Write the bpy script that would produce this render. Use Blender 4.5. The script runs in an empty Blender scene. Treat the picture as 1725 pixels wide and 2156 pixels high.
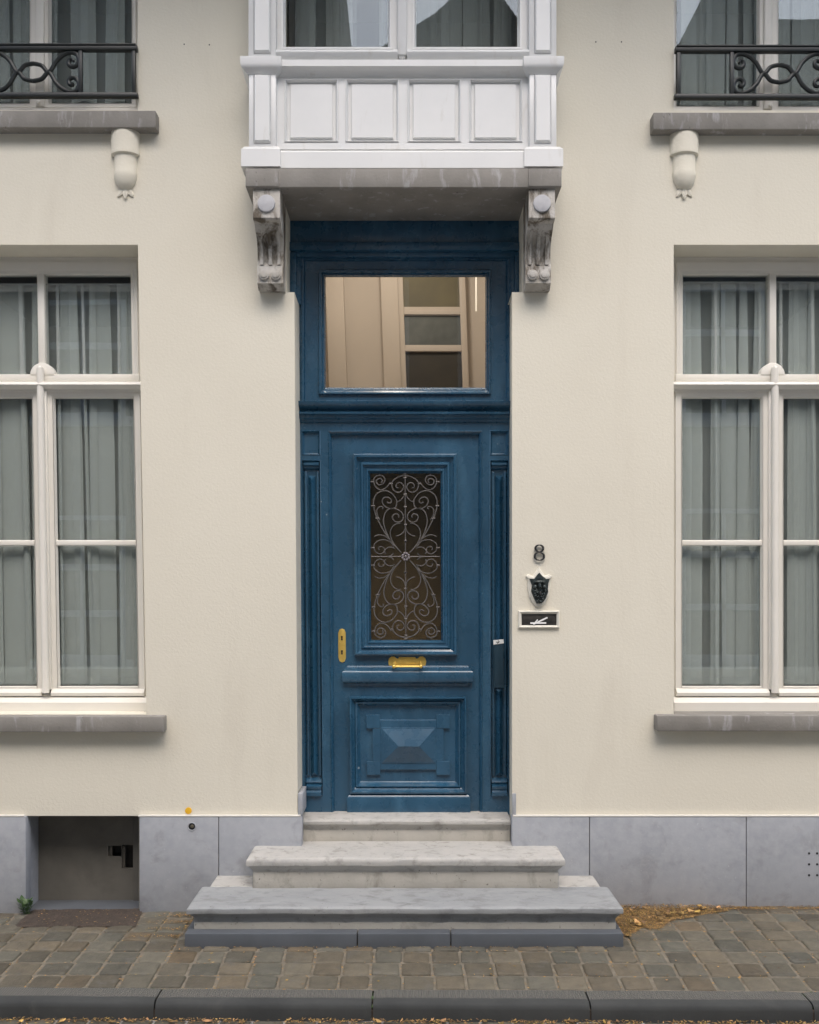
import bpy, bmesh, math, random
from mathutils import Vector, noise as mnoise
R = math.radians
S = bpy.context.scene
COL = S.collection

# ------------------------------------------------------------------ camera
FPX, DC, PPM, XV, YV, EYE = 1872.0, 5.2, 360.0, 856.0, 1260.0, 1.83
cam = bpy.data.objects.new('camera', bpy.data.cameras.new('camera'))
COL.objects.link(cam)
cam.location = (0, -DC, EYE)
cam.rotation_euler = (R(90), 0, 0)
cam.data.sensor_fit = 'HORIZONTAL'
cam.data.sensor_width = 36
cam.data.lens = 36 * FPX / 1725
cam.data.shift_x = (862.5 - XV) / 1725
cam.data.shift_y = (YV - 1078) / 1725
cam.data.clip_end = 500
S.camera = cam

# ------------------------------------------------------------------ light
SUN_EL, SUN_AZ = 60.0, 172.0     # overcast: broad soft light over the roofs opposite
w = bpy.data.worlds.new('World'); S.world = w; w.use_nodes = True
nt = w.node_tree
sky = nt.nodes.new('ShaderNodeTexSky'); sky.sky_type = 'NISHITA'; sky.sun_disc = False
sky.sun_elevation = R(SUN_EL); sky.sun_rotation = R(SUN_AZ)
sky.dust_density = 3.0; sky.air_density = 1.0; sky.ozone_density = 1.0
bg = nt.nodes['Background']; bg.inputs[1].default_value = 0.15
nt.links.new(sky.outputs[0], bg.inputs[0])
sl = bpy.data.lights.new('sun', 'SUN'); sl.energy = 1.5; sl.angle = R(80); sl.color = (1, .965, .91)
so = bpy.data.objects.new('sun', sl); COL.objects.link(so)
so.rotation_euler = (-R(90 - SUN_EL), 0, -R(SUN_AZ)); so.location = (0, 20, 20)
S.view_settings.view_transform = 'Standard'; S.view_settings.look = 'None'
S.view_settings.gamma = 1; S.view_settings.exposure = 1.36

# ------------------------------------------------------------------ helpers
def sc(d): return (DC - d) / DC / PPM
def PX(px, d): return (px - XV) * sc(d)
def PZ(py, d): return EYE + (YV - py) * sc(d)
def lerp(a, b, t): return a + (b - a) * t

class MB:
    def __init__(s): s.v = []; s.f = []; s.tint = None
    def add(s, vs, fs):
        n = len(s.v); s.v += [tuple(v) for v in vs]; s.f += [tuple(i + n for i in f) for f in fs]
    def bm(s, b):
        b.verts.ensure_lookup_table(); b.verts.index_update()
        s.add([v.co[:] for v in b.verts], [[v.index for v in f.verts] for f in b.faces]); b.free()
    # box in metres; y = -d
    def box(s, x0, x1, z0, z1, d0, d1, bev=.003, seg=2):
        if x1 < x0: x0, x1 = x1, x0
        if z1 < z0: z0, z1 = z1, z0
        b = bmesh.new()
        bmesh.ops.create_cube(b, size=1)
        for v in b.verts:
            v.co = Vector((lerp(x0, x1, v.co.x + .5), lerp(-d0, -d1, .5 - v.co.y) if d1 > d0 else lerp(-d1, -d0, .5 - v.co.y), lerp(z0, z1, v.co.z + .5)))
        bev = min(bev, .35 * min(x1 - x0, z1 - z0, abs(d1 - d0)))
        if bev > 0: bmesh.ops.bevel(b, geom=b.edges[:], offset=bev, segments=seg, affect='EDGES', profile=.5)
        s.bm(b)
    # box given by its front face in photo pixels at depth d1
    def pbox(s, x0, x1, y0, y1, d0, d1, bev=.003, seg=2):
        s.box(PX(x0, d1), PX(x1, d1), PZ(y1, d1), PZ(y0, d1), d0, d1, bev, seg)
    def quad(s, a, b, c, d): s.add([a, b, c, d], [(0, 1, 2, 3)])
    # mitred rings: list of (x0,x1,z0,z1,d) in metres
    def rings(s, L, cap=False):
        vs = []; fs = []
        for (x0, x1, z0, z1, d) in L:
            vs += [(x0, -d, z0), (x1, -d, z0), (x1, -d, z1), (x0, -d, z1)]
        for i in range(len(L) - 1):
            for k in range(4):
                a = i * 4 + k; b = i * 4 + (k + 1) % 4
                fs.append((a, b, b + 4, a + 4))
        if cap:
            n = (len(L) - 1) * 4; fs.append((n, n + 1, n + 2, n + 3))
        s.add(vs, fs)
    def prings(s, L, cap=False):
        s.rings([(PX(a, d), PX(b, d), PZ(q, d), PZ(p, d), d) for (a, b, p, q, d) in L], cap)
    def mould(s, o, i, prof, dref, cap=False):
        # o, i: outer / inner pixel rects at reference depth, prof: (t, d)
        L = []
        for t, d in prof:
            r = [lerp(o[k], i[k], t) for k in range(4)]
            L.append((PX(r[0], dref), PX(r[1], dref), PZ(r[3], dref), PZ(r[2], dref), d))
        s.rings(L, cap)
    # moulding with returned ends: prof = (z, d); sides grow with d beyond dbase
    def cornice(s, x0, x1, prof, dback, dbase, ret=True):
        vs = []; fs = []
        for z, d in prof:
            e = (d - dbase) if ret else 0
            vs += [(x0 - e, -dback, z), (x0 - e, -d, z), (x1 + e, -d, z), (x1 + e, -dback, z)]
        n = len(prof)
        for i in range(n - 1):
            for k in range(3):
                a = i * 4 + k
                fs.append((a, a + 1, a + 5, a + 4))
        fs.append((0, 1, 2, 3)); m = (n - 1) * 4; fs.append((m, m + 1, m + 2, m + 3))
        s.add(vs, fs)
    def plate(s, x0, x1, z0, z1, d, holes, thick=.03):
        xs = sorted({x0, x1, *[h[0] for h in holes], *[h[1] for h in holes]})
        zs = sorted({z0, z1, *[h[2] for h in holes], *[h[3] for h in holes]})
        idx = {}; vs = []; fs = []
        def vi(i, j):
            if (i, j) not in idx: idx[i, j] = len(vs); vs.append((xs[i], -d, zs[j]))
            return idx[i, j]
        for i in range(len(xs) - 1):
            for j in range(len(zs) - 1):
                cx, cz = (xs[i] + xs[i + 1]) / 2, (zs[j] + zs[j + 1]) / 2
                if any(h[0] < cx < h[1] and h[2] < cz < h[3] for h in holes): continue
                fs.append((vi(i, j), vi(i + 1, j), vi(i + 1, j + 1), vi(i, j + 1)))
        s.add(vs, fs)
        s.rings([(x0, x1, z0, z1, d), (x0, x1, z0, z1, d - thick)])
        for h in holes: s.rings([(*h, d), (*h, d - thick)])
    def pplate(s, x0, x1, y0, y1, d, holes=(), thick=.03):
        s.plate(PX(x0, d), PX(x1, d), PZ(y1, d), PZ(y0, d), d, [(PX(a, d), PX(b, d), PZ(q, d), PZ(p, d)) for a, b, p, q in holes], thick)
    def ext(s, pts, d0, d1, bev=0):
        # polygon (x,z) between depths d0 (back) and d1 (front)
        b = bmesh.new()
        lo = [b.verts.new((x, -d0, z)) for x, z in pts]; hi = [b.verts.new((x, -d1, z)) for x, z in pts]
        n = len(pts); b.faces.new(hi); b.faces.new(lo[::-1])
        for i in range(n): b.faces.new((lo[i], lo[(i + 1) % n], hi[(i + 1) % n], hi[i]))
        if bev:
            bmesh.ops.recalc_face_normals(b, faces=b.faces[:])
            es = [e for e in b.edges if e.verts[0] in hi and e.verts[1] in hi]
            bmesh.ops.bevel(b, geom=es, offset=bev, segments=2, affect='EDGES', profile=.5)
        s.bm(b)
    def pext(s, pts, d0, d1, bev=0): s.ext([(PX(x, d1), PZ(y, d1)) for x, y in pts], d0, d1, bev)
    def tube(s, pts, r, seg=8, ry=None, cap=True):
        # curve in a plane parallel to the wall: pts (x, d, z); r may be a list
        n = len(pts); vs = []; fs = []
        for i, (x, d, z) in enumerate(pts):
            a = pts[max(i - 1, 0)]; b = pts[min(i + 1, n - 1)]
            tx, tz = b[0] - a[0], b[2] - a[2]; l = math.hypot(tx, tz) or 1; tx /= l; tz /= l
            rr = r[i] if isinstance(r, (list, tuple)) else r
            for k in range(seg):
                q = 2 * math.pi * k / seg; c, q2 = math.cos(q) * rr, math.sin(q) * (ry or rr)
                vs.append((x - tz * c, -d + q2, z + tx * c))
        for i in range(n - 1):
            for k in range(seg):
                a = i * seg + k; b = i * seg + (k + 1) % seg
                fs.append((a, b, b + seg, a + seg))
        if cap: fs += [tuple(range(seg)), tuple(range((n - 1) * seg, n * seg))]
        s.add(vs, fs)
    def rod(s, a, b, r, seg=12):
        a, b = Vector(a), Vector(b); t = (b - a).normalized()
        u = t.orthogonal().normalized(); v = t.cross(u); vs = []
        for p in (a, b):
            for k in range(seg):
                q = 2 * math.pi * k / seg; vs.append(p + u * math.cos(q) * r + v * math.sin(q) * r)
        fs = [(k, (k + 1) % seg, seg + (k + 1) % seg, seg + k) for k in range(seg)] + [tuple(range(seg)), tuple(range(seg, 2 * seg))]
        s.add(vs, fs)
    def lathe(s, x, d, prof, seg=28, fl=1.0):
        vs = []; fs = []
        for r, z in prof:
            for k in range(seg):
                q = 2 * math.pi * k / seg; vs.append((x + r * math.cos(q), -d + fl * r * math.sin(q), z))
        for i in range(len(prof) - 1):
            for k in range(seg):
                a = i * seg + k; b = i * seg + (k + 1) % seg; fs.append((a, b, b + seg, a + seg))
        fs += [tuple(range(seg)), tuple(range((len(prof) - 1) * seg, len(prof) * seg))]
        s.add(vs, fs)
    def disc(s, x, z, r, d0, d1, seg=24, bev=0):
        s.ext([(x + r * math.cos(2 * math.pi * k / seg), z + r * math.sin(2 * math.pi * k / seg)) for k in range(seg)], d0, d1, bev)
    def ell(s, c, r, u=12, v=8):
        vs = []; fs = []
        for j in range(v + 1):
            t = math.pi * j / v
            for i in range(u):
                q = 2 * math.pi * i / u
                vs.append((c[0] + r[0] * math.sin(t) * math.cos(q), c[1] + r[1] * math.sin(t) * math.sin(q), c[2] + r[2] * math.cos(t)))
        for j in range(v):
            for i in range(u):
                a = j * u + i; b = j * u + (i + 1) % u; fs.append((a, b, b + u, a + u))
        s.add(vs, fs)
    def build(s, name, m, parent=None, warp=None, smooth=True, tint=None, **kw):
        me = bpy.data.meshes.new(name)
        o = bpy.data.objects.new(name, me); COL.objects.link(o)
        off = Vector((0, 0, 0))
        if parent:
            o.parent = parent; rt = parent
            while rt.parent: rt = rt.parent
            off = rt.location
        vs = [Vector(v) for v in s.v]
        if warp: vs = [warp(v) for v in vs]
        if off.length: vs = [v - off for v in vs]
        me.from_pydata([v[:] for v in vs], [], s.f)
        b = bmesh.new(); b.from_mesh(me)
        bmesh.ops.remove_doubles(b, verts=b.verts[:], dist=.00002)
        bmesh.ops.recalc_face_normals(b, faces=b.faces[:]); b.to_mesh(me); b.free()
        if smooth and len(me.polygons):
            me.polygons.foreach_set('use_smooth', [True] * len(me.polygons)); me.set_sharp_from_angle(angle=R(38))
        me.materials.append(m)
        tag(o, **kw)
        return o

def tag(o, label=None, cat=None, group=None, kind=None):
    if label: o['label'] = label
    if cat: o['category'] = cat
    if group: o['group'] = group
    if kind: o['kind'] = kind
    return o
def thing(name, loc, label, cat, group=None):
    o = bpy.data.objects.new(name, None); COL.objects.link(o); o.location = loc; o.empty_display_size = .1
    return tag(o, label, cat, group)
def catmull(P, n=8, closed=False):
    out = []; N = len(P)
    for i in range(N - 1):
        p0 = P[max(i - 1, 0)]; p1 = P[i]; p2 = P[i + 1]; p3 = P[min(i + 2, N - 1)]
        for k in range(n):
            t = k / n
            out.append(tuple(.5 * ((2 * b) + (c - a) * t + (2 * a - 5 * b + 4 * c - e) * t * t + (3 * b - a - 3 * c + e) * t ** 3) for a, b, c, e in zip(p0, p1, p2, p3)))
    out.append(tuple(P[-1])); return out

# ------------------------------------------------------------------ materials
def mat(name, c1, c2=None, scale=4, stretch=(1, 1, 1), rough=.6, rough2=None, bump=0, bscale=150, bdist=.002, dirt=None, dscale=3, dlo=.55, dhi=.75, dstretch=(1, 1, 1), spec=.5,
        metal=0, speck=None, sscale=60, slo=.68, shi=.72, tintattr=False, coat=0, c3=None):
    m = bpy.data.materials.new(name); m.use_nodes = True; n = m.node_tree.nodes; l = m.node_tree.links
    b = n['Principled BSDF']; b.inputs['Roughness'].default_value = rough; b.inputs['Metallic'].default_value = metal
    b.inputs['Specular IOR Level'].default_value = spec
    if coat: b.inputs['Coat Weight'].default_value = coat; b.inputs['Coat Roughness'].default_value = .12
    g = n.new('ShaderNodeNewGeometry')
    def vec(st):
        mp = n.new('ShaderNodeMapping'); mp.inputs['Scale'].default_value = st; l.new(g.outputs['Position'], mp.inputs[0]); return mp.outputs[0]
    def noise(s_, st=(1, 1, 1), det=6, rg=.55, dist=0):
        x = n.new('ShaderNodeTexNoise'); x.inputs['Scale'].default_value = s_; x.inputs['Detail'].default_value = det; x.inputs['Roughness'].default_value = rg
        x.inputs['Distortion'].default_value = dist; l.new(vec(st), x.inputs['Vector']); return x.outputs['Fac']
    def ramp(fac, lo, hi):
        r = n.new('ShaderNodeMapRange'); r.inputs[1].default_value = lo; r.inputs[2].default_value = hi; l.new(fac, r.inputs[0]); return r.outputs[0]
    def mix(fac, a, bb, mode='MIX'):
        x = n.new('ShaderNodeMix'); x.data_type = 'RGBA'; x.blend_type = mode
        if isinstance(fac, (int, float)): x.inputs[0].default_value = fac
        else: l.new(fac, x.inputs[0])
        for i, q in ((6, a), (7, bb)):
            if isinstance(q, tuple): x.inputs[i].default_value = (*q[:3], 1)
            else: l.new(q, x.inputs[i])
        return x.outputs[2]
    col = tuple(c1)
    if c2: col = mix(ramp(noise(scale, stretch), .3, .7), c1, c2)
    if c3: col = mix(ramp(noise(scale * 7, stretch), .35, .75), col, c3)
    if tintattr:
        at = n.new('ShaderNodeAttribute'); at.attribute_name = 'tint'; col = mix(1.0, col, at.outputs['Color'], 'MULTIPLY')
    if dirt:
        col = mix(ramp(noise(dscale, dstretch, 8, .65, .4), dlo, dhi), col, dirt)
    if speck:
        col = mix(ramp(noise(sscale, (1, 1, 1), 3, .6), slo, shi), col, speck)
    if isinstance(col, tuple): b.inputs['Base Color'].default_value = (*col, 1)
    else: l.new(col, b.inputs['Base Color'])
    if rough2 is not None:
        r = n.new('ShaderNodeMapRange'); r.inputs[1].default_value = .3; r.inputs[2].default_value = .7; r.inputs[3].default_value = rough; r.inputs[4].default_value = rough2
        l.new(noise(scale * 3), r.inputs[0]); l.new(r.outputs[0], b.inputs['Roughness'])
    if bump:
        bp = n.new('ShaderNodeBump'); bp.inputs['Strength'].default_value = bump; bp.inputs['Distance'].default_value = bdist
        l.new(noise(bscale, (1, 1, 1), 5, .6), bp.inputs['Height']); l.new(bp.outputs[0], b.inputs['Normal'])
    return m

M = {}
M['stucco'] = mat('stucco', (.725, .686, .578), (.685, .645, .54), 1.1, rough=.9, bump=.42, bscale=62, bdist=.004, dirt=(.645, .60, .50), dscale=1.7, dlo=.55, dhi=.85, dstretch=(1.6, 1.6, .28), spec=.2,
                  speck=(.60, .55, .47), sscale=30, slo=.71, shi=.78)
M['white'] = mat('white_paint', (.735, .735, .72), (.675, .68, .67), 3, rough=.38, bump=.15, bscale=40, dirt=(.55, .53, .48), dscale=9, dlo=.60, dhi=.85, dstretch=(1.5, 1.5, .4))
M['cream'] = mat('cream_paint', (.78, .75, .68), (.73, .70, .63), 3, rough=.36, bump=.1, bscale=40)
M['blue'] = mat('blue_paint', (.014, .058, .106), (.025, .090, .160), 4, (1, 1, .5), rough=.22, rough2=.36, bump=.14, bscale=45, dirt=(.042, .120, .196), dscale=7, dlo=.50, dhi=.78, dstretch=(1, 1, .35), spec=.5, coat=.35, speck=(.30, .36, .40), sscale=22, slo=.755, shi=.765)
M['bluedark'] = mat('dark_blue_paint', (.012, .038, .06), rough=.4, bump=.2, bscale=70)
M['plinth'] = mat('bluestone', (.345, .36, .385), (.29, .305, .33), 3.2, rough=.65, bump=.25, bscale=90, dirt=(.23, .235, .24), dscale=6, dlo=.55, dhi=.8, speck=(.42, .43, .45), sscale=70, c3=(.375, .385, .405))
M['step'] = mat('worn_bluestone', (.465, .45, .42), (.36, .355, .34), 6, rough=.7, bump=.6, bscale=60, bdist=.004, dirt=(.19, .18, .155), dscale=17, dlo=.52, dhi=.78, dstretch=(.8, 1, 1), speck=(.15, .14, .12), sscale=45, slo=.66, shi=.74, c3=(.44, .425, .39))
M['stepdark'] = mat('darker_bluestone', (.33, .335, .33), (.23, .242, .25), 3.0, (.5, 1, 1), rough=.55, bump=.5, bscale=60, bdist=.003, dirt=(.15, .153, .15), dscale=15, dlo=.50, dhi=.76, dstretch=(.6, 1, 1), speck=(.13, .125, .11), sscale=42, slo=.67, shi=.74, c3=(.30, .31, .315))
M['curb'] = mat('new_bluestone', (.095, .105, .118), (.075, .083, .093), 6, rough=.55, bump=.25, bscale=120)
M['slab'] = mat('weathered_stone', (.265, .25, .225), (.195, .183, .163), 5, rough=.8, bump=.6, bscale=60, bdist=.003, dirt=(.42, .41, .41), dscale=9, dlo=.56, dhi=.74, dstretch=(1.6, 1.6, .35), speck=(.12, .11, .10), sscale=40)
M['bracket'] = mat('stained_stone', (.53, .51, .475), (.36, .335, .29), 9, rough=.85, bump=.8, bscale=60, bdist=.005, dirt=(.12, .10, .075), dscale=9, dlo=.47, dhi=.60, dstretch=(1.4, 1.4, .45))
M['iron'] = mat('black_iron', (.012, .015, .015), rough=.42, bump=.15, bscale=120)
M['grille'] = mat('grey_iron', (.16, .15, .14), (.10, .092, .085), 30, rough=.45, metal=.25)
M['brass'] = mat('brass', (.90, .64, .17), (.78, .52, .12), 40, rough=.3, metal=.6, bump=.2, bscale=60)
M['black'] = mat('matte_black', (.012, .012, .012), rough=.6)
M['dark'] = mat('dark_room', (.045, .04, .032), rough=.9)
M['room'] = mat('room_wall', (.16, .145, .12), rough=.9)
M['signwhite'] = mat('white_sticker', (.82, .82, .80), rough=.5)
M['yellow'] = mat('yellow_marker', (.75, .42, .02), rough=.45)
M['cellar'] = mat('cellar_panel', (.15, .14, .12), (.11, .105, .09), 5, rough=.7, bump=.2, dirt=(.09, .085, .07), dscale=4, dlo=.5, dhi=.8)
M['soil'] = mat('brown_dirt', (.075, .055, .042), (.045, .035, .027), 30, rough=.95, bump=1, bscale=70, bdist=.01, speck=(.22, .16, .09), sscale=70, slo=.67, shi=.72)
M['sett'] = mat('sett_stone', (.128, .116, .086), (.088, .082, .062), 18, rough=.75, bump=.9, bscale=45, bdist=.008, dirt=(.11, .105, .09), dscale=12, dlo=.55, dhi=.75, tintattr=True)
M['mortar'] = mat('sandy_joint', (.20, .175, .135), (.12, .105, .078), 25, rough=.95, bump=.8, bscale=90, bdist=.006, speck=(.36, .20, .05), sscale=55, slo=.62, shi=.68)
M['road'] = mat('road_setts', (.33, .32, .30), (.26, .25, .235), 8, rough=.8, bump=.6, bscale=40, bdist=.01)  # lightened so the road bounces fill light onto risers and undersides
M['leaf'] = mat('dry_leaf', (.33, .205, .07), (.20, .115, .04), 30, rough=.7, tintattr=True)
M['weed'] = mat('weed_leaf', (.07, .13, .035), (.045, .09, .025), 20, rough=.5)
M['curtain'] = None

def kerb_mat():
    m = mat('tooled_kerb_stone', (.056, .058, .056), (.04, .042, .041), 5, rough=.85, spec=.3, bump=.4, bscale=90, dirt=(.07, .07, .066), dscale=8, dlo=.58, dhi=.8)
    n = m.node_tree.nodes; l = m.node_tree.links
    g = n.new('ShaderNodeNewGeometry'); wv = n.new('ShaderNodeTexWave'); wv.bands_direction = 'X'; wv.inputs['Scale'].default_value = 28; wv.inputs['Distortion'].default_value = 1.2
    wv.inputs['Detail'].default_value = 2; wv.inputs['Detail Scale'].default_value = 3
    l.new(g.outputs['Position'], wv.inputs['Vector'])
    sp = n.new('ShaderNodeSeparateXYZ'); l.new(g.outputs['Position'], sp.inputs[0])
    mr = n.new('ShaderNodeMapRange'); mr.inputs[1].default_value = -1.105; mr.inputs[2].default_value = -1.095; l.new(sp.outputs['Y'], mr.inputs[0])
    mu = n.new('ShaderNodeMath'); mu.operation = 'MULTIPLY'; l.new(wv.outputs['Fac'], mu.inputs[0]); l.new(mr.outputs[0], mu.inputs[1])
    bp = n.new('ShaderNodeBump'); bp.inputs['Strength'].default_value = 1; bp.inputs['Distance'].default_value = .0035; l.new(mu.outputs[0], bp.inputs['Height'])
    old = [x for x in n if x.type == 'BUMP' and x != bp]
    if old: l.new(old[0].outputs[0], bp.inputs['Normal'])
    l.new(bp.outputs[0], n['Principled BSDF'].inputs['Normal'])
    bc = n['Principled BSDF'].inputs['Base Color']; src = bc.links[0].from_socket; mx = n.new('ShaderNodeMix'); mx.data_type = 'RGBA'; mx.inputs[7].default_value = (.115, .112, .10, 1)
    l.new(mr.outputs[0], mx.inputs[0]); l.new(src, mx.inputs[6]); l.new(mx.outputs[2], bc)
    return m
M['kerb'] = kerb_mat()

def glass(name, tint, refl):
    m = bpy.data.materials.new(name); m.use_nodes = True; n = m.node_tree.nodes; l = m.node_tree.links
    n.remove(n['Principled BSDF'])
    t = n.new('ShaderNodeBsdfTransparent'); t.inputs[0].default_value = (*tint, 1)
    g = n.new('ShaderNodeBsdfGlossy'); g.inputs['Roughness'].default_value = 0.0; g.inputs[0].default_value = (.66, .72, .78, 1)
    tc = n.new('ShaderNodeNewGeometry')
    def mth(op, a, b_=None):
        q = n.new('ShaderNodeMath'); q.operation = op; q.use_clamp = op == 'ADD'
        for i, v in enumerate((a, b_)):
            if v is None: continue
            if isinstance(v, (int, float)): q.inputs[i].default_value = v
            else: l.new(v, q.inputs[i])
        return q
    dt = n.new('ShaderNodeVectorMath'); dt.operation = 'DOT_PRODUCT'; l.new(tc.outputs['Normal'], dt.inputs[0]); l.new(tc.outputs['Incoming'], dt.inputs[1])
    r0 = ((refl - 1) / (refl + 1)) ** 2
    f = mth('ADD', mth('MULTIPLY', mth('POWER', mth('SUBTRACT', 1.0, mth('ABSOLUTE', dt.outputs['Value']).outputs[0]).outputs[0], 5.0).outputs[0], 1 - r0).outputs[0], r0)
    nz = n.new('ShaderNodeTexNoise'); nz.inputs['Scale'].default_value = 2.2; nz.inputs['Detail'].default_value = 1
    l.new(tc.outputs['Position'], nz.inputs['Vector'])
    bp = n.new('ShaderNodeBump'); bp.inputs['Strength'].default_value = .12; bp.inputs['Distance'].default_value = .002; l.new(nz.outputs['Fac'], bp.inputs['Height']); l.new(bp.outputs[0], g.inputs['Normal'])
    x = n.new('ShaderNodeMixShader'); l.new(f.outputs[0], x.inputs[0]); l.new(t.outputs[0], x.inputs[1]); l.new(g.outputs[0], x.inputs[2])
    l.new(x.outputs[0], n['Material Output'].inputs[0]); return m
M['glass'] = glass('window_glass', (.97, .985, .978), 1.5)
M['glass_transom'] = glass('fanlight_glass', (.95, .94, .92), 1.4)
M['glass_door'] = glass('door_glass', (.75, .72, .66), 1.4)
def curtain_mat():
    m = bpy.data.materials.new('sheer_cloth'); m.use_nodes = True; n = m.node_tree.nodes; l = m.node_tree.links
    n.remove(n['Principled BSDF'])
    d = n.new('ShaderNodeBsdfDiffuse'); d.inputs[0].default_value = (.76, .80, .77, 1)
    tr = n.new('ShaderNodeBsdfTranslucent'); tr.inputs[0].default_value = (.6, .63, .6, 1)
    t = n.new('ShaderNodeBsdfTransparent')
    a = n.new('ShaderNodeMixShader'); a.inputs[0].default_value = .15; l.new(d.outputs[0], a.inputs[1]); l.new(tr.outputs[0], a.inputs[2])
    b = n.new('ShaderNodeMixShader'); b.inputs[0].default_value = .72; l.new(a.outputs[0], b.inputs[1]); l.new(t.outputs[0], b.inputs[2])
    l.new(b.outputs[0], n['Material Output'].inputs[0]); return m
M['curtain'] = curtain_mat()

# ------------------------------------------------------------------ the house
house = thing('townhouse', (0, 0, 0), 'cream stuccoed townhouse with blue front door, white bay window and grey bluestone plinth', 'house')
ZP = PZ(1718, 0)                       # top of the plinth
XL, XR = -7.0, 7.0
ZTOP = 6.62
rows = [ZTOP, PZ(-330, 0), PZ(20, 0), PZ(232, 0), PZ(394, .25) + .02, PZ(515, 0), PZ(615, 0), PZ(1504, 0), ZP, -.08]
def colx(i, z):
    y = YV - (z - EYE) * PPM
    if i == 0: return XL
    if i == 1: return PX(-122 + 17 * min(max((y - 515) / 989, 0), 1), 0)
    if i == 2: return PX(290.5 + 18 * min(max((y - 515) / 989, 0), 1), 0)
    if i == 3: return -.705
    if i == 4: return PX(620 + 7 * min(max((y - 615) / 1100, 0), 1), 0)
    if i == 5: return PX(1078.5, 0)
    if i == 6: return .682
    if i == 7: return PX(1419, 0)
    if i == 8: return PX(1838, 0)
    return XR
OPEN = set()
for r_ in (1, 2): OPEN |= {(1, r_), (7, r_)}          # upper windows
OPEN |= {(3, 1), (4, 1), (5, 1), (3, 2), (4, 2), (5, 2)}                       # bay
OPEN |= {(3, 4), (4, 4), (5, 4), (3, 5), (4, 5), (5, 5)}
for r_ in (5, 6): OPEN |= {(1, r_), (7, r_)}
for r_ in (6, 7, 8): OPEN.add((4, r_))
mb = MB(); DEP = .30
for c in range(9):
    for r_ in range(9):
        za, zb = rows[r_], rows[r_ + 1]
        q = [(colx(c, zb), 0, zb), (colx(c + 1, zb), 0, zb), (colx(c + 1, za), 0, za), (colx(c, za), 0, za)]
        if (c, r_) in OPEN:
            for (dc, dr, i, j) in ((-1, 0, 3, 0), (1, 0, 1, 2), (0, -1, 2, 3), (0, 1, 0, 1)):
                if (c + dc, r_ + dr) not in OPEN and 0 <= r_ + dr < 9:
                    a, b = q[i], q[j]
                    k_ = .016 if (c, dc) == (4, 1) else 0; mb.quad(a, b, (b[0] + k_, DEP, b[2]), (a[0] + k_, DEP, a[2]))
            continue
        if r_ == 8 and c == 1: continue
        mb.quad(*q)
# wall below the left window, around the cellar opening
za, zb = rows[8], rows[9]
x0, x1 = colx(1, za), colx(2, zb)
mb.quad((x0, 0, zb), (PX(54, 0), 0, zb), (PX(54, 0), 0, za), (x0, 0, za))
mb.quad((PX(293, 0), 0, zb), (x1, 0, zb), (x1, 0, za), (PX(293, 0), 0, za))
mb.build('wall', M['stucco'], house, smooth=False)
# back wall, party walls and roof close the house; deep eave added for shade
mb = MB(); mb.box(XL, XR, -.1, ZTOP, -6.3, -6.1, 0)
mb.box(XL - .2, XL, -.1, ZTOP, -6.3, 0, 0); mb.box(XR, XR + .2, -.1, ZTOP, -6.3, 0, 0)
mb.build('rear_wall', M['stucco'], house)
mb = MB(); mb.ext([(XL, ZTOP), (XR, ZTOP), (XR, ZTOP + .12), (XL, ZTOP + .12)], -6.4, 1.3)  # deep overhang, out of view, added to darken the upper wall
mb.add([(XL, -1.3, ZTOP + .12), (XR, -1.3, ZTOP + .12), (XR, 3, ZTOP + 2.0), (XL, 3, ZTOP + 2.0), (XL, 6.3, ZTOP + .12), (XR, 6.3, ZTOP + .12)], [(0, 1, 2, 3), (3, 2, 5, 4), (0, 3, 4), (1, 5, 2)])
mb.build('roof', mat('slate', (.06, .06, .065), rough=.7), house)

for ax, ay in ((388, 93), (441, 94), (1255, 88), (1309, 88)):
    b = MB(); b.disc(PX(ax, 0), PZ(ay, 0), .004, -.001, .0015, 10); b.build('anchor_hole', M['black'], house)

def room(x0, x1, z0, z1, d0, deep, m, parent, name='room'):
    mb = MB(); mb.rings([(x0, x1, z0, z1, d0), (x0, x1, z0, z1, d0 - deep)], cap=True); return mb.build(name, m, parent, smooth=False)

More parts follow.
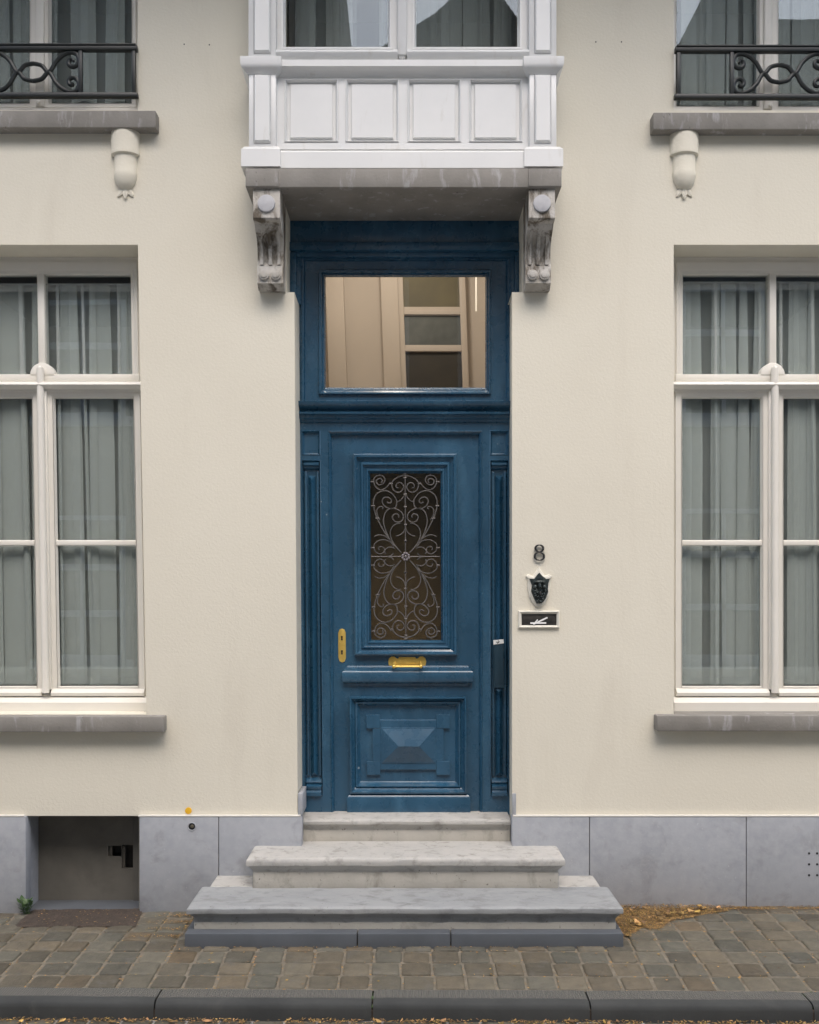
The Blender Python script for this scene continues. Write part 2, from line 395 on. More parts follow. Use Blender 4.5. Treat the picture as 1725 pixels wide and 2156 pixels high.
# ---------------------------------------------------------------- curtains
def curtain(name, x0, x1, z0, z1, d, label, seed, hem=.11, group='sheer curtains behind the windows', warp=None):
    # one sheer cloth: a base sheet, pleats lying over it as further layers, a doubled hem and heading
    rnd = random.Random(seed); mb = MB(); nz = 12
    def band(xa, xb, dd, da, db, za=z1, zb=z0, bulge=.012, taper=0.0):
        vs = []; fs = []; n = 5
        for j in range(nz + 1):
            t = j / nz; z = lerp(za, zb, t); g = min(1, .35 + t * 1.6)
            xm = (xa + xb) / 2
            for k in range(n + 1):
                u = k / n; x = lerp(xa + da * t, xb + db * t, u); x = xm + (x - xm) * (1 - taper * (1 - g))
                vs.append((x, -(dd + bulge * g * math.sin(math.pi * u)), z))
        for j in range(nz):
            for k in range(n): q = j * (n + 1) + k; fs.append((q, q + 1, q + n + 2, q + n + 1))
        mb.add(vs, fs)
    u = x0
    while u < x1:                      # base sheet in shallow waves
        wd = rnd.uniform(.07, .13); e = min(u + wd, x1); band(u, e, d, 0, 0, bulge=rnd.uniform(-.012, .012)); u = e
    layer = 0
    for wmin, wmax, gmin, gmax in ((.07, .17, .03, .10), (.04, .10, .03, .14), (.015, .03, .10, .30)):
        layer += 1; u = x0 + rnd.uniform(0, gmax)
        while u < x1 - .02:
            wd = rnd.uniform(wmin, wmax); e = min(u + wd, x1)
            da_, db_, bu = rnd.uniform(-.022, .022), rnd.uniform(-.022, .022), rnd.uniform(.004, .016)
            for q in range(3 if layer == 1 else 2): band(u, e, d + .016 * layer + .003 * q, da_, db_, bulge=bu, taper=.35)
            u = e + rnd.uniform(gmin, gmax)
    if hem > .01: band(x0, x1, d + .058, 0, 0, z0 + hem, z0, .004); band(x0, x1, d + .058, 0, 0, z1, z1 - .05, .004); band(x0, x1, d + .06, 0, 0, z1, z1 - .012, .002)
    return mb.build(name, M['curtain'], None, warp=warp, label=label, cat='curtain', group=group)

# ---------------------------------------------------------------- lower windows
def lower_window(c, lean, label, side):
    def warp(v):
        if not lean: return v
        y = YV - (v.z - EYE) * PPM * DC / (DC + .18)
        return Vector((v.x + lean * PX(856 + min(max((y - 515) / 989, 0), 1.02), -.18), v.y, v.z))
    F = -.18; W = M['cream']
    mb = MB()
    # fixed outer frame
    mb.pplate(c - 240, c + 240, 500, 1470, F - .012, [(c - 190, c - 7, 576, 788), (c + 7, c + 190, 576, 788), (c - 200, c + 200, 822, 1462)], .06)
    mb.mould((c - 203, c + 203, 551, 800), (c - 190, c + 190, 576, 788), [(0, F - .012), (0, F - .002), (.5, F - .002), (1, F - .03)], F)
    win = mb.build('window', W, house, warp)
    tag(win, label)
    b = MB(); b.pbox(c - 7, c + 7, 577, 789, F - .05, F - .006, .004); b.build('glazing_bar', W, win, warp)
    # semicircular block above the rail
    b = MB(); b.pext([(c + 25.5 * math.cos(a), 789 - 25.5 * math.sin(a)) for a in [math.pi * k / 20 for k in range(21)]], F - .04, F + .008, .003)
    b.pbox(c - 205, c + 205, 787.5, 803, F - .05, F + .004, .003); b.build('roundel_block', W, win, warp)
    # half-round transom rail
    b = MB(); z0, z1 = PZ(817, F + .05), PZ(800, F + .05); h = z1 - z0
    b.cornice(PX(c - 216, F), PX(c + 216, F), [(z0 - .012, F - .02), (z0 - .012, F + .012), (z0, F + .014), (z0 + .2 * h, F + .04), (z0 + .45 * h, F + .052), (z0 + .75 * h, F + .046), (z0 + .93 * h, F + .025), (z1, F)], F - .04, F, False)
    b.build('transom_rail', W, win, warp)
    b = MB(); pc = c
    b.rod((PX(pc, F), -F - .028, PZ(1458, F)), (PX(pc, F), -F - .028, PZ(775, F + .05)), .0215, 20)
    b.pbox(c - 8, c + 8, 820, 1452, F - .03, F + .02, .004)
    b.ell((PX(pc, F), -F - .028, PZ(775, F + .05)), (.0215, .0215, .02))
    b.build('mullion_post', W, win, warp)
    for sgn in (-1, 1):
        a0, a1 = sorted((c + sgn * 10, c + sgn * 205)); g0, g1 = sorted((c + sgn * 24.5, c + sgn * 189))
        b = MB()
        b.pplate(a0, a1, 819, 1456, F, [(g0 - 3, g1 + 3, 834, 1448)], .04)
        b.mould((g0 - 4, g1 + 4, 833, 1449), (g0, g1, 838, 1445), [(0, F), (.4, F), (1, F - .022)], F)
        b.pbox(g0 - 2, g1 + 2, 1137, 1149, F - .03, F - .003, .006, 3)
        z0, z1 = PZ(1466, F + .03), PZ(1451, F + .03)
        b.cornice(PX(a0, F), PX(a1, F), [(z0, F - .02), (z0, F + .022), (z0 + .02, F + .026), (z1, F + .004)], F - .04, F, False)
        sash = b.build('sash', W, win, warp)
        for (y0, y1) in ((837, 1138), (1148, 1446)):
            b = MB(); b.pbox(g0 - 2, g1 + 2, y0, y1, F - .030, F - .024, 0); b.build('pane', M['glass'], win, warp)
        b = MB(); b.pbox(*sorted((c + sgn * 5, c + sgn * 191)), 574, 790, F - .046, F - .040, 0); b.build('pane', M['glass'], win, warp)
    b = MB(); z0, z1 = PZ(1502, F + .05), PZ(1468, F + .05); h = z1 - z0
    b.cornice(PX(c - 213, F), PX(c + 213, F), [(z0 - .004, F - .05), (z0 - .004, F + .05), (z0 + .66 * h, F + .05), (z1 - .002, F + .012)], F - .06, F, False)
    b.build('sill_board', W, win, warp)
    return win, warp
lw, lwarp = lower_window(84, 17, 'lower left casement window with its curtain drawn', -1)
rw, _ = lower_window(1628, 0, 'lower right casement window', 1)
for c, nm, w_, seed, lab, wp in ((84, 'left', lw, 5, 'sheer pleated curtain hanging behind the ground floor window left of the door', lwarp), (1628, 'right', rw, 17, 'sheer pleated curtain hanging behind the ground floor window right of the door', None)):
    d = -.275
    room(PX(c - 235, -.25), PX(c + 240, -.25), PZ(1475, -.25), PZ(520, -.25), -.25, 1.6, M['room'], house, 'room_lining')
    curtain('curtain', PX(c - 222, d), PX(c + 222, d), PZ(1440, d), PZ(604 if c < 800 else 600, d), d, lab, seed, warp=wp)
# stone sills of the lower windows
def stone_sill(x0, x1, y0, y1, d, parent, name='stone_sill'):
    b = MB(); b.box(x0, x1, PZ(y1, d), PZ(y0, d), -.2, d, .006); return b.build(name, M['slab'], parent)
stone_sill(PX(84 - 268, 0), PX(351, 0), 1509, 1542, .072, lw)
stone_sill(PX(1377, 0), PX(1628 + 258, 0), 1507, 1540, .072, rw)

# ---------------------------------------------------------------- upper windows
def upper_window(c, yb, label):
    F = -.15; W = M['cream']; mb = MB()
    mb.pplate(c - 225, c + 225, -340, yb + 14, F - .012, [(c - 198, c + 198, -300, yb + 5)], .05)
    win = mb.build('window', W, house); tag(win, label)
    for sgn in (-1, 1):
        a0, a1 = sorted((c + sgn * 4, c + sgn * 203)); g0, g1 = sorted((c + sgn * 23, c + sgn * 192))
        b = MB(); b.pplate(a0, a1, -300, yb + 11, F, [(g0 - 3, g1 + 3, -280, yb + 3)], .04)
        b.mould((g0 - 4, g1 + 4, -284, yb + 4), (g0, g1, -280, yb), [(0, F), (.4, F), (1, F - .022)], F); b.build('sash', W, win)
        b = MB(); b.pbox(g0 - 2, g1 + 2, -282, yb + 2, F - .03, F - .024, 0); b.build('pane', M['glass'], win)
    b = MB()
    b.pbox(c - 9, c + 9, -300, yb + 8, F - .02, F + .018, .008, 3); b.build('mullion_post', W, win)
    b = MB(); b.pbox(c - 212, c + 212, yb + 12, yb + 18, F - .05, F + .02, .004); b.build('sill_board', W, win)
    b = MB(); b.disc(PX(c + 1, F), PZ(yb + 4, F), .012, F - .01, F + .03, 14, .003); b.build('latch_knob', W, win)
    room(PX(c - 225, -.22), PX(c + 225, -.22), PZ(yb + 14, -.22), PZ(-335, -.22), -.22, 1.6, M['room'], house, 'room_lining')
    return win
ulw = upper_window(83, 215, 'upper left window behind the black railing')
urw = upper_window(1619, 221, 'upper right window behind the black railing')
curtain('curtain', PX(83 - 215, -.25), PX(83 + 215, -.25), PZ(222, -.25), PZ(-300, -.25), -.25, 'grey pleated curtain behind the railed window at upper left', 31, .0001)
curtain('curtain', PX(1619 - 215, -.25), PX(1619 + 215, -.25), PZ(228, -.25), PZ(-300, -.25), -.25, 'grey pleated curtain behind the railed window at upper right', 37, .0001)
# stone balconet slabs and corbels
def balconet(x0, x1, y0, y1, cx, label):
    b = MB(); d = .07
    b.box(x0, x1, PZ(y1, d), PZ(y0, d), -.2, d, .006); sl_ = b.build('stone_sill', M['slab'], house)
    X = PX(cx, .05); zt = PZ(y1, d)
    z = lambda y: PZ(y, .07)
    b = MB(); b.lathe(X, .0, [(.083, zt), (.085, z(278)), (.081, z(308)), (.083, z(310)), (.083, z(316)), (.066, z(319)), (.064, z(351)), (.068, z(353)), (.066, z(364)), (.058, z(375)), (.042, z(384)), (.020, z(389)), (.004, z(391))], 32, .76)
    cb = b.build('corbel', M['stucco'], house)
    b = MB(); zz = PZ(392, .01)
    for ang in (-38, 0, 38):
        a = R(ang); pts = []
        for t, wd in ((0, .004), (.25, .011), (.55, .016), (.85, .009), (1, .001)): pts.append((t * .075, wd))
        L = [(l_, w_) for l_, w_ in pts] + [(l_, -w_) for l_, w_ in pts[::-1]]
        b.ext([(X + l_ * math.sin(a) + w_ * math.cos(a), zz - l_ * math.cos(a) + w_ * math.sin(a)) for l_, w_ in L], -.01, .014 if ang == 0 else .009, .003)
    b.build('leaf_tip', M['stucco'], cb)
balconet(PX(83 - 252, 0), PX(335, 0), 232, 268, 259, 'left')
balconet(PX(1369, 0), PX(1619 + 240, 0), 236, 272, 1446, 'right')

# ---------------------------------------------------------------- railings
def railing(c, sgn, yo, label):
    # measured on the left railing: x relative to its centre (px), y in px
    d = .02
    o = thing('window_railing', (PX(c, d), -d, PZ(206 + yo, d)), label, 'railing', 'black iron railings at the upper windows')
    def X(u): return PX(c + u * sgn, d)
    def Z(y): return PZ(y + yo, d)
    b = MB(); b.box(X(-220), X(220), Z(108), Z(97), d - .016, d + .018, .004); b.box(X(-218), X(218), Z(99), Z(95.5), d - .022, d + .024, .003)
    b.build('top_rail', M['iron'], o)
    b = MB(); b.box(X(-221), X(221), Z(206), Z(196.5), d - .016, d + .016, .004); b.build('bottom_rail', M['iron'], o)
    for u in (-212, -100, 100, 212):
        b = MB(); b.box(X(u - 4), X(u + 4), Z(197), Z(107.5), d - .012, d + .012, .003); b.build('post', M['iron'], o)
    b = MB()
    for m in (1, -1):
        for q in (1, -1):
            ym = 152
            P = [(0, 133.5), (18, 138), (33, 152), (48, 130), (62, 117), (78, 110.5), (91, 114), (96, 127), (91, 138), (82, 140.5), (75, 135), (76, 127), (82, 125), (85, 129)]
            pts = catmull([(m * x, ym + q * (y - ym)) for x, y in P], 7)
            b.tube([(X(u), d, Z(y)) for u, y in pts], [.0125 if i < 70 else .0125 - (i - 70) * .0002 for i in range(len(pts))], 8, .011)
    b.build('scrollwork', M['iron'], o)
railing(70, 1, 0, 'black wrought iron railing with scrollwork across the upper left window')
railing(1641, -1, 3, 'black wrought iron railing with scrollwork across the upper right window')

# ---------------------------------------------------------------- bay window
Wm = M['white']; B0 = .165
mb = MB()
holes = [(599, 712, 167.5, 299), (728, 840, 167.5, 299), (858, 971, 167.5, 299), (988, 1100, 167.5, 299)]
mb.pplate(578, 1118, 119, 314, B0, holes, .03)
bay = mb.build('bay_window', Wm, house); tag(bay, 'white painted bay window with four square panels above the door')
for h in holes:
    b = MB(); x0, x1, y0, y1 = h
    b.mould(h, (x0 + 13, x1 - 13, y0 + 9, y1 - 11), [(0, B0 + .004), (.12, B0 + .006), (.32, B0 - .004), (.42, B0 - .016), (.9, B0 - .016), (.93, B0 - .006), (1, B0 - .004)], B0, True)
    b.build('panel', Wm, bay)
for (xa, xb, pa, pb) in ((523, 581, 534, 571), (1114, 1172, 1125, 1161)):
    b = MB(); b.pbox(xa, xb, -420, 122, -.0, .205, .004)
    b.mould((pa, pb, -400, 113), (pa + 4, pb - 4, -394, 108), [(0, .205), (.15, .205), (1, .219)], .205, True)
    b.build('pilaster', Wm, bay)
    b = MB(); b.pbox(xa + 1, xb, 144, 313, 0, .205, .004)
    b.mould((pa, pb, 156, 302), (pa + 4, pb - 4, 161, 297), [(0, .205), (.15, .205), (1, .219)], .205, True)
    b.build('pilaster', Wm, bay)
# window frame with mullion
b = MB()
b.pplate(578, 1118, -420, 121, .16, [(597, 820, -400, 100), (874, 1094, -400, 100)], .05)
b.mould((592, 825, -405, 105), (601, 817, -396, 97.5), [(0, .16), (0, .172), (.5, .172), (.6, .16), (1, .142)], .16)
b.mould((869, 1099, -405, 105), (877, 1090, -396, 97.5), [(0, .16), (0, .172), (.5, .172), (.6, .16), (1, .142)], .16)
b.build('frame', Wm, bay)
b = MB(); b.pbox(837, 857, -420, 114, .16, .196, .006); b.pbox(840, 854, 112, 121, .16, .186, .005); b.build('mullion_post', Wm, bay)
for xa, xb in ((598, 819), (875, 1093)):
    b = MB(); b.pbox(xa, xb, -400, 101, .140, .146, 0); b.build('pane', M['glass'], bay)
for xa, xb in ((581, 837.5), (857, 1115)):
    b = MB(); z0, z1 = PZ(118, .2), PZ(100, .2); h = z1 - z0
    b.cornice(PX(xa, .2), PX(xb, .2), [(z0 - .01, .165), (z0 - .008, .18), (z0 + .1 * h, .194), (z0 + .5 * h, .203), (z0 + .85 * h, .195), (z1, .17)], .15, .2, False); b.build('sill_roll', Wm, bay)
def zc(y, d=.22): return PZ(y, d)
b = MB(); b.cornice(PX(586, .2), PX(1107, .2), [(zc(151), .168), (zc(146), .175), (zc(142), .19), (zc(139), .205), (zc(137.5), .215), (zc(124), .215), (zc(121), .19)], .15, .2, False); b.build('string_course', Wm, bay)
for xa, xb in ((521, 581), (1114, 1173)):
    b = MB(); x0, x1 = PX(xa, .205), PX(xb, .205)
    b.cornice(x0, x1, [(zc(153), .208), (zc(150), .212), (zc(145), .228), (zc(142), .236), (zc(137), .240), (zc(122), .240), (zc(118.5), .222), (zc(118), .206)], .0, .206); b.build('capital', Wm, bay)
    b = MB(); b.cornice(x0, x1, [(zc(352.5), .236), (zc(316), .236), (zc(312), .226), (zc(309), .222), (zc(307), .206)], .0, .206); b.build('pilaster_base', Wm, bay)
b = MB(); b.cornice(PX(588, .2), PX(1110, .2), [(zc(353.5), .222), (zc(320), .222), (zc(316), .208), (zc(313), .2), (zc(311), .166)], .15, .2, False); b.build('base_board', Wm, bay)
b = MB(); b.box(-.86, .83, PZ(-330, 0), PZ(-420, .2), 0, .2, .01); b.build('head_board', Wm, bay)
room(-.69, .67, PZ(130, 0), PZ(-330, 0), -.02, 1.6, M['room'], house, 'room_lining')
for xa, xb, sd, lab in ((585, 745, 3, 'pleated curtain drawn to the left side of the bay window'), (795, 846, 8, 'narrow pleated curtain beside the left of the bay mullion'), (850, 1105, 12, 'long pleated curtain filling the right half of the bay window')):
    curtain('curtain', PX(xa, .02), PX(xb, .02), PZ(135, .02), PZ(-340, .02), -.28, lab, sd, .0001)

# slab and brackets of the bay
b = MB(); zt, zb_ = PZ(353.5, .25), PZ(394, .25)
b.box(-.8965, .8648, zb_, zt, -.298, .25, .006); b.box(PX(517, .255), PX(586, .255), zb_ + .004, zt - .004, .2, .255, .004); b.box(PX(1113, .255), PX(1183, .255), zb_ + .004, zt - .004, .2, .255, .004)
b.build('balcony_slab', M['slab'], house)
ZU = zb_
def bracket(x0, x1):
    zs = lambda y, d: PZ(y, d)
    prof = [(ZU, -.24), (ZU, .232), (zs(402, .232), .235), (zs(458, .235), .235), (zs(462, .232), .225), (zs(470, .19), .185), (zs(474, .18), .18), (zs(486, .16), .155), (zs(500, .12), .115), (zs(520, .09), .088), (zs(540, .07), .078), (zs(556, .07), .082), (zs(561, .07), .088), (zs(564, .09), .098), (zs(597, .09), .098), (zs(602, .07), .08), (zs(612, .05), .05), (zs(616, .0), .02), (zs(616, 0), -.24)]
    b = MB(); n = len(prof); vs = [(x0, -d, z) for z, d in prof] + [(x1, -d, z) for z, d in prof]
    fs = [tuple(range(n)), tuple(range(n, 2 * n))] + [(i, (i + 1) % n, n + (i + 1) % n, n + i) for i in range(n)]
    b.add(vs, fs)
    o = b.build('bracket', M['bracket'], house)
    xm = (x0 + x1) / 2
    b = MB(); b.disc(xm, PZ(428, .24), .049, .23, .247, 28, .006); b.build('boss', mat('boss_stone', (.52, .52, .53), (.36, .36, .38), 12, rough=.8, bump=.4), o)
    for k in (-1, 1):
        b = MB(); b.disc(xm + k * .034, PZ(579, .1), .030, .095, .112, 24, .005); b.disc(xm + k * .034, PZ(579, .1), .02, .11, .118, 20, .004); b.build('roundel', M['bracket'], o)
    for k in (-1, 0, 1):  # vertical fillets on the shaft
        b = MB(); pts = [(zs(y, d), d) for y, d in ((488, .15), (500, .122), (520, .095), (540, .085), (558, .09))]
        wd = .010; vs = []
        for z, d in pts:
            for (xx, dd) in ((xm + k * .05 - wd, d - .02), (xm + k * .05 - wd, d + .008), (xm + k * .05 + wd, d + .008), (xm + k * .05 + wd, d - .02)): vs.append((xx, -dd, z))
        fs = [(4 * i + j, 4 * i + (j + 1) % 4, 4 * i + 4 + (j + 1) % 4, 4 * i + 4 + j) for i in range(4) for j in range(4)] + [(0, 1, 2, 3), (16, 17, 18, 19)]
        b.add(vs, fs); b.build('fillet', M['bracket'], o)
bracket(-.857, -.707); bracket(.684, .830)

# ---------------------------------------------------------------- door frame
DF = -.235; BL = M['blue']
ZM = PZ(1280, DF); XRr = PX(1074, DF); XLl = PX(634, DF)
def dwarp(v):
    return Vector((v.x + .0094 * (ZM - v.z) * min(max((XRr - v.x) / (XRr - XLl), 0), 1.1), v.y, v.z)) if v.z < PZ(840, DF) else v
PL = [(633, 695, 'l'), (1014, 1077, 'r')]
mb = MB()
pan = []
for (xa, xb, k) in PL:
    p0, p1 = (638, 678) if k == 'l' else (1031.5, 1071.5)
    pan.append((p0, p1))
mb.pplate(627, 1080, 885, 1714, DF, [(pan[0][0], pan[0][1], 906, 959), (pan[0][0], pan[0][1], 968, 1676), (pan[1][0], pan[1][1], 906, 959), (pan[1][0], pan[1][1], 968, 1676), (694, 1016, 907, 1716)], .03)
mb.mould((694, 1016, 907, 1722), (701, 1009, 915, 1730), [(0, DF), (.2, DF + .006), (.5, DF), (.8, DF - .012), (1, DF - .024)], DF)
frame = mb.build('door_frame', BL, house, dwarp); tag(frame, 'dark blue door frame with panelled pilasters')
for (p0, p1) in pan:
    b = MB(); b.mould((p0, p1, 906, 959), (p0 + 6, p1 - 6, 912, 953), [(0, DF), (.3, DF + .004), (.6, DF - .008), (1, DF - .016)], DF, True); b.build('panel', BL, frame, dwarp)
    b = MB(); b.mould((p0, p1, 968, 1676), (p0 + 4, p1 - 4, 972, 1672), [(0, DF), (.4, DF + .004), (1, DF - .03)], DF, True)
    # capital and base mouldings inside the pilaster panel
    for L in ([(988, DF - .03), (985, DF - .012), (981, DF - .012), (979, DF + .002), (975, DF + .002), (972, DF - .01), (969, DF + .004)],
              [(1675, DF + .018), (1668, DF + .018), (1664, DF + .004), (1659, DF + .012), (1655, DF + .012), (1652, DF - .006), (1647, DF + .002), (1642, DF - .012), (1639, DF - .03)]):
        b.cornice(PX(p0 + 4, DF), PX(p1 - 4, DF), [(PZ(y, DF), d) for y, d in L], DF - .03, DF, False)
    b.build('panel', BL, frame, dwarp)
    xm = (p0 + p1) / 2 + .5; b = MB()
    def ridge(ya, yb, wd, hgt, endh):
        X0, X1, Xm = PX(xm - wd, DF), PX(xm + wd, DF), PX(xm, DF); za, zb2 = PZ(ya, DF), PZ(yb, DF)
        d0 = DF - .03; d1 = DF - .03 + hgt
        b.add([(X0, -d0, zb2), (X1, -d0, zb2), (X1, -d0, za), (X0, -d0, za), (Xm, -d1, zb2 + endh), (Xm, -d1, za - endh)], [(0, 1, 4), (1, 2, 5, 4), (2, 3, 5), (3, 0, 4, 5)])
    ridge(1000, 1636, 8, .036, .03)
    for sg in (-1, 1):
        b.box(PX(xm + sg * 12.5 - 2.5, DF), PX(xm + sg * 12.5 + 2.5, DF), PZ(1634, DF), PZ(992, DF), DF - .031, DF - .012, .005)
    b.build('flute', BL, frame, dwarp)
# transom bar (cornice) between door and fanlight
z = lambda y: PZ(y, DF + .05)
b = MB(); b.cornice(PX(622, DF), PX(1083, DF), [(z(887), DF), (z(885), DF + .012), (z(881), DF + .016), (z(879), DF + .03), (z(873), DF + .034), (z(871), DF + .05), (z(867), DF + .052), (z(865), DF + .036), (z(861), DF + .03), (z(858), DF + .044), (z(855), DF + .066), (z(853), DF + .072), (z(846), DF + .075), (z(844), DF + .055), (z(843), DF)], DF - .03, DF, False)
b.build('transom_cornice', BL, frame)
# fanlight
b = MB(); o0 = (622, 1083, 528, 846)
b.prings([(620, 1086, 520, 850, DF), (634, 1075, 540, 846, DF), (635, 1074, 541, 845, DF + .014), (640, 1069, 546, 844, DF + .014), (643, 1065, 549, 843, DF - .004), (671, 1034, 567, 830, DF - .004), (672, 1033, 568, 829, DF + .012), (677, 1030, 573, 826, DF + .012), (680, 1027, 576, 822, DF - .008), (683, 1025, 579, 820, DF - .008), (686, 1022, 583.5, 816, DF - .034)])
fan = b.build('fanlight', BL, house); tag(fan, 'fanlight above the front door')
b = MB(); b.pbox(684, 1024, 581, 818, DF - .038, DF - .032, 0); b.build('pane', M['glass_transom'], fan)
b = MB()
b.box(-.72, .70, PZ(509, -.19), ZU + .01, -.24, -.19, .004); b.box(-.72, .70, PZ(526, -.165), PZ(508, -.165), -.24, -.165, .006); b.box(-.72, .70, PZ(541, -.20), PZ(525, -.2), -.24, -.20, .006)
b.box(-.71, PX(634, -.2), PZ(640, -.2), PZ(541, -.2), -.24, -.2, .006); b.box(PX(1074, -.2), .69, PZ(640, -.2), PZ(541, -.2), -.24, -.2, .006)
b.box(-.71, PX(624, -.18), PZ(640, -.18), PZ(530, -.18), -.24, -.18, .006); b.box(PX(1084, -.18), .69, PZ(640, -.18), PZ(530, -.18), -.24, -.18, .006)
b.build('head_panel', BL, fan)
# the lit hall behind the fanlight: beige walls, a glazed inner screen and a thin hanging lamp
hw = mat('hall_wall', (.58, .52, .455), (.53, .475, .415), 1.5, rough=.85)
room(-.95, .95, PZ(850, -.3), 4.9, -.29, 1.75, hw, house, 'hall_lining')
hall = thing('glazed_screen', (.2, 1.98, PZ(850, -.3)), 'pale framed inner screen with dark panes seen through the fanlight', 'screen')
HD = -1.98; lean = lambda v: Vector((v.x - .035 * (v.z - 3.9), v.y, v.z))
hx = lambda px: PX(px, HD); hz = lambda py: PZ(py, HD)
b = MB()
for x0, x1, y0, y1, q in ((842, 853, 440, 850, .03), (971, 984, 440, 850, .03), (853, 971, 648, 664, .028), (853, 971, 728, 741, .028)): b.box(hx(x0), hx(x1), hz(y1), hz(y0), HD - .03, HD + q, .004)
b.build('frame', hw, hall, lean)
hps = [mat('olive_pane', (.16, .14, .075), (.10, .09, .055), 3, rough=.6), mat('grey_pane', (.13, .145, .14), (.07, .08, .08), 6, rough=.6), mat('dark_pane', (.04, .034, .024), (.022, .02, .016), 6, rough=.6)]
for (y0, y1), hp in zip(((445, 648), (664, 728), (741, 850)), hps):
    b = MB(); b.box(hx(852), hx(972), hz(y1), hz(y0), HD - .02, HD - .005, 0); b.build('pane', hp, hall, lean)
b = MB(); b.box(hx(806), hx(842), hz(850), hz(440), HD - .06, HD + .05, .004); b.box(hx(690), hx(728), hz(850), hz(440), HD - .06, HD + .03, .004); b.build('pilaster', hw, hall, lean)
lampm = bpy.data.materials.new('lamp_glow'); lampm.use_nodes = True
lampm.node_tree.nodes['Principled BSDF'].inputs['Emission Color'].default_value = (1, .86, .62, 1); lampm.node_tree.nodes['Principled BSDF'].inputs['Emission Strength'].default_value = .2
LX, LD = PX(1003, -1.3), -1.3
lamp = thing('hanging_lamp', (LX, -LD, 4.9), 'thin glowing tube lamp hanging in the hall behind the fanlight', 'lamp')
b = MB(); b.rod((LX, -LD, PZ(655, LD)), (LX, -LD, 4.62), .006, 10); b.build('tube', lampm, lamp)
b = MB(); b.rod((LX, -LD, 4.62), (LX, -LD, 4.9), .003, 6); b.build('cord', M['black'], lamp)
ll = bpy.data.lights.new('hall_glow', 'POINT'); ll.energy = 13.5; ll.color = (1, .92, .82); ll.shadow_soft_size = .15
lo = bpy.data.objects.new('hall_glow', ll); COL.objects.link(lo); lo.location = (-.1, .75, 4.65)

# ---------------------------------------------------------------- door leaf
DL = -.262
G = (781, 929, 996, 1348)
mb = MB(); mb.pplate(697, 1013, 909, 1712, DL, [(772, 938, 986, 1358), (745, 972, 1475, 1660)], .04)
leaf = mb.build('front_door', BL, house, dwarp); tag(leaf, 'blue panelled front door with a wrought iron grille')
b = MB(); b.mould((746, 963, 956, 1380), G, [(0, DL), (.02, DL + .030), (.10, DL + .036), (.20, DL + .033), (.26, DL + .018), (.42, DL + .010), (.50, DL + .020), (.58, DL + .021), (.62, DL + .008), (.76, DL + .002), (.80, DL + .008), (.88, DL + .007), (1, DL - .022)], DL); b.build('moulding', BL, leaf, dwarp)
b = MB(); b.pbox(779, 931, 994, 1350, DL - .034, DL - .028, 0); b.build('pane', M['glass_door'], leaf, dwarp)
b = MB(); b.mould((735, 982, 1466, 1670), (757, 958, 1487, 1646), [(0, DL), (.03, DL + .030), (.18, DL + .034), (.28, DL + .02), (.5, DL + .008), (.58, DL + .016), (.7, DL + .014), (.78, DL + .002), (1, DL - .012)], DL, True); b.build('panel', BL, leaf, dwarp)
# raised field with notched corners and a hipped centre
b = MB(); f0 = DL - .013
b.pbox(786, 931, 1505 + 10, 1622, f0, f0 + .012, .002); 
for xa, xb in ((770, 799), (918, 947)):
    for ya, yb in ((1505, 1534), (1603, 1632)): b.pbox(xa, xb, ya, yb, f0, f0 + .017, .002)
b.pbox(799, 918, 1516.5, 1621, f0, f0 + .016, .003)
b.pbox(783, 800, 1534, 1603, f0, f0 + .015, .002); b.pbox(917, 934, 1534, 1603, f0, f0 + .015, .002)
X = lambda px: PX(px, DL); Z = lambda py: PZ(py, DL); d0, d1 = f0 + .020, f0 + .062
b.pbox(801, 917, 1532, 1607, f0, d0, .002)
b.add([(X(803), -d0, Z(1605)), (X(915), -d0, Z(1605)), (X(915), -d0, Z(1534)), (X(803), -d0, Z(1534)), (X(838), -d1, Z(1569)), (X(881), -d1, Z(1569))], [(0, 1, 5, 4), (1, 2, 5), (2, 3, 4, 5), (3, 0, 4)])
b.build('raised_field', BL, leaf, dwarp, smooth=False)
# shelf moulding under the letter plate
b = MB(); zz = lambda y: PZ(y, DL + .05)
b.cornice(PX(728, DL), PX(988, DL), [(zz(1447), DL - .004), (zz(1446), DL + .004), (zz(1441), DL + .006), (zz(1438), DL + .028), (zz(1435), DL + .034), (zz(1417), DL + .036), (zz(1414), DL + .03), (zz(1412), DL + .022), (zz(1408), DL + .02), (zz(1406), DL + .008), (zz(1403), DL + .004), (zz(1402), DL - .003)], DL - .01, DL + .012); b.build('shelf_moulding', BL, leaf, dwarp)
b = MB(); b.cornice(PX(730, DL), PX(988, DL), [(PZ(1711, DL), DL + .034), (PZ(1680, DL), DL + .034), (PZ(1674, DL), DL + .026), (PZ(1671, DL), DL + .012), (PZ(1668, DL), DL)], DL - .01, DL + .03); b.build('kick_board', BL, leaf, dwarp)
# brass letter plate with handle
b = MB(); dd = DL + .004
plate = [(823, 1405), (818, 1400), (817, 1393), (819, 1386), (824, 1382.5), (830, 1382.5), (834, 1386), (838, 1387), (840, 1383.5), (874, 1383.5), (876, 1387), (880, 1386), (884, 1382.5), (890, 1382), (895.5, 1386), (897.5, 1393), (896, 1400), (891, 1405), (886, 1406), (828, 1406)]
b.pext(plate, DL - .001, dd, .0015); b.mould((842, 873, 1388, 1398), (844, 871, 1390, 1396), [(0, dd), (0, dd + .003), (.4, dd + .004), (.5, dd - .001), (1, dd - .001)], dd, True)
lp = b.build('letter_plate', M['brass'], leaf, dwarp)
b = MB(); zh = PZ(1403.5, DL + .045)
b.rod((PX(831, DL + .03), -DL, PZ(1394, DL)), (PX(829, DL + .05), -DL - .045, zh), .008); b.rod((PX(885, DL), -DL, PZ(1394, DL)), (PX(886, DL + .05), -DL - .045, zh), .008)
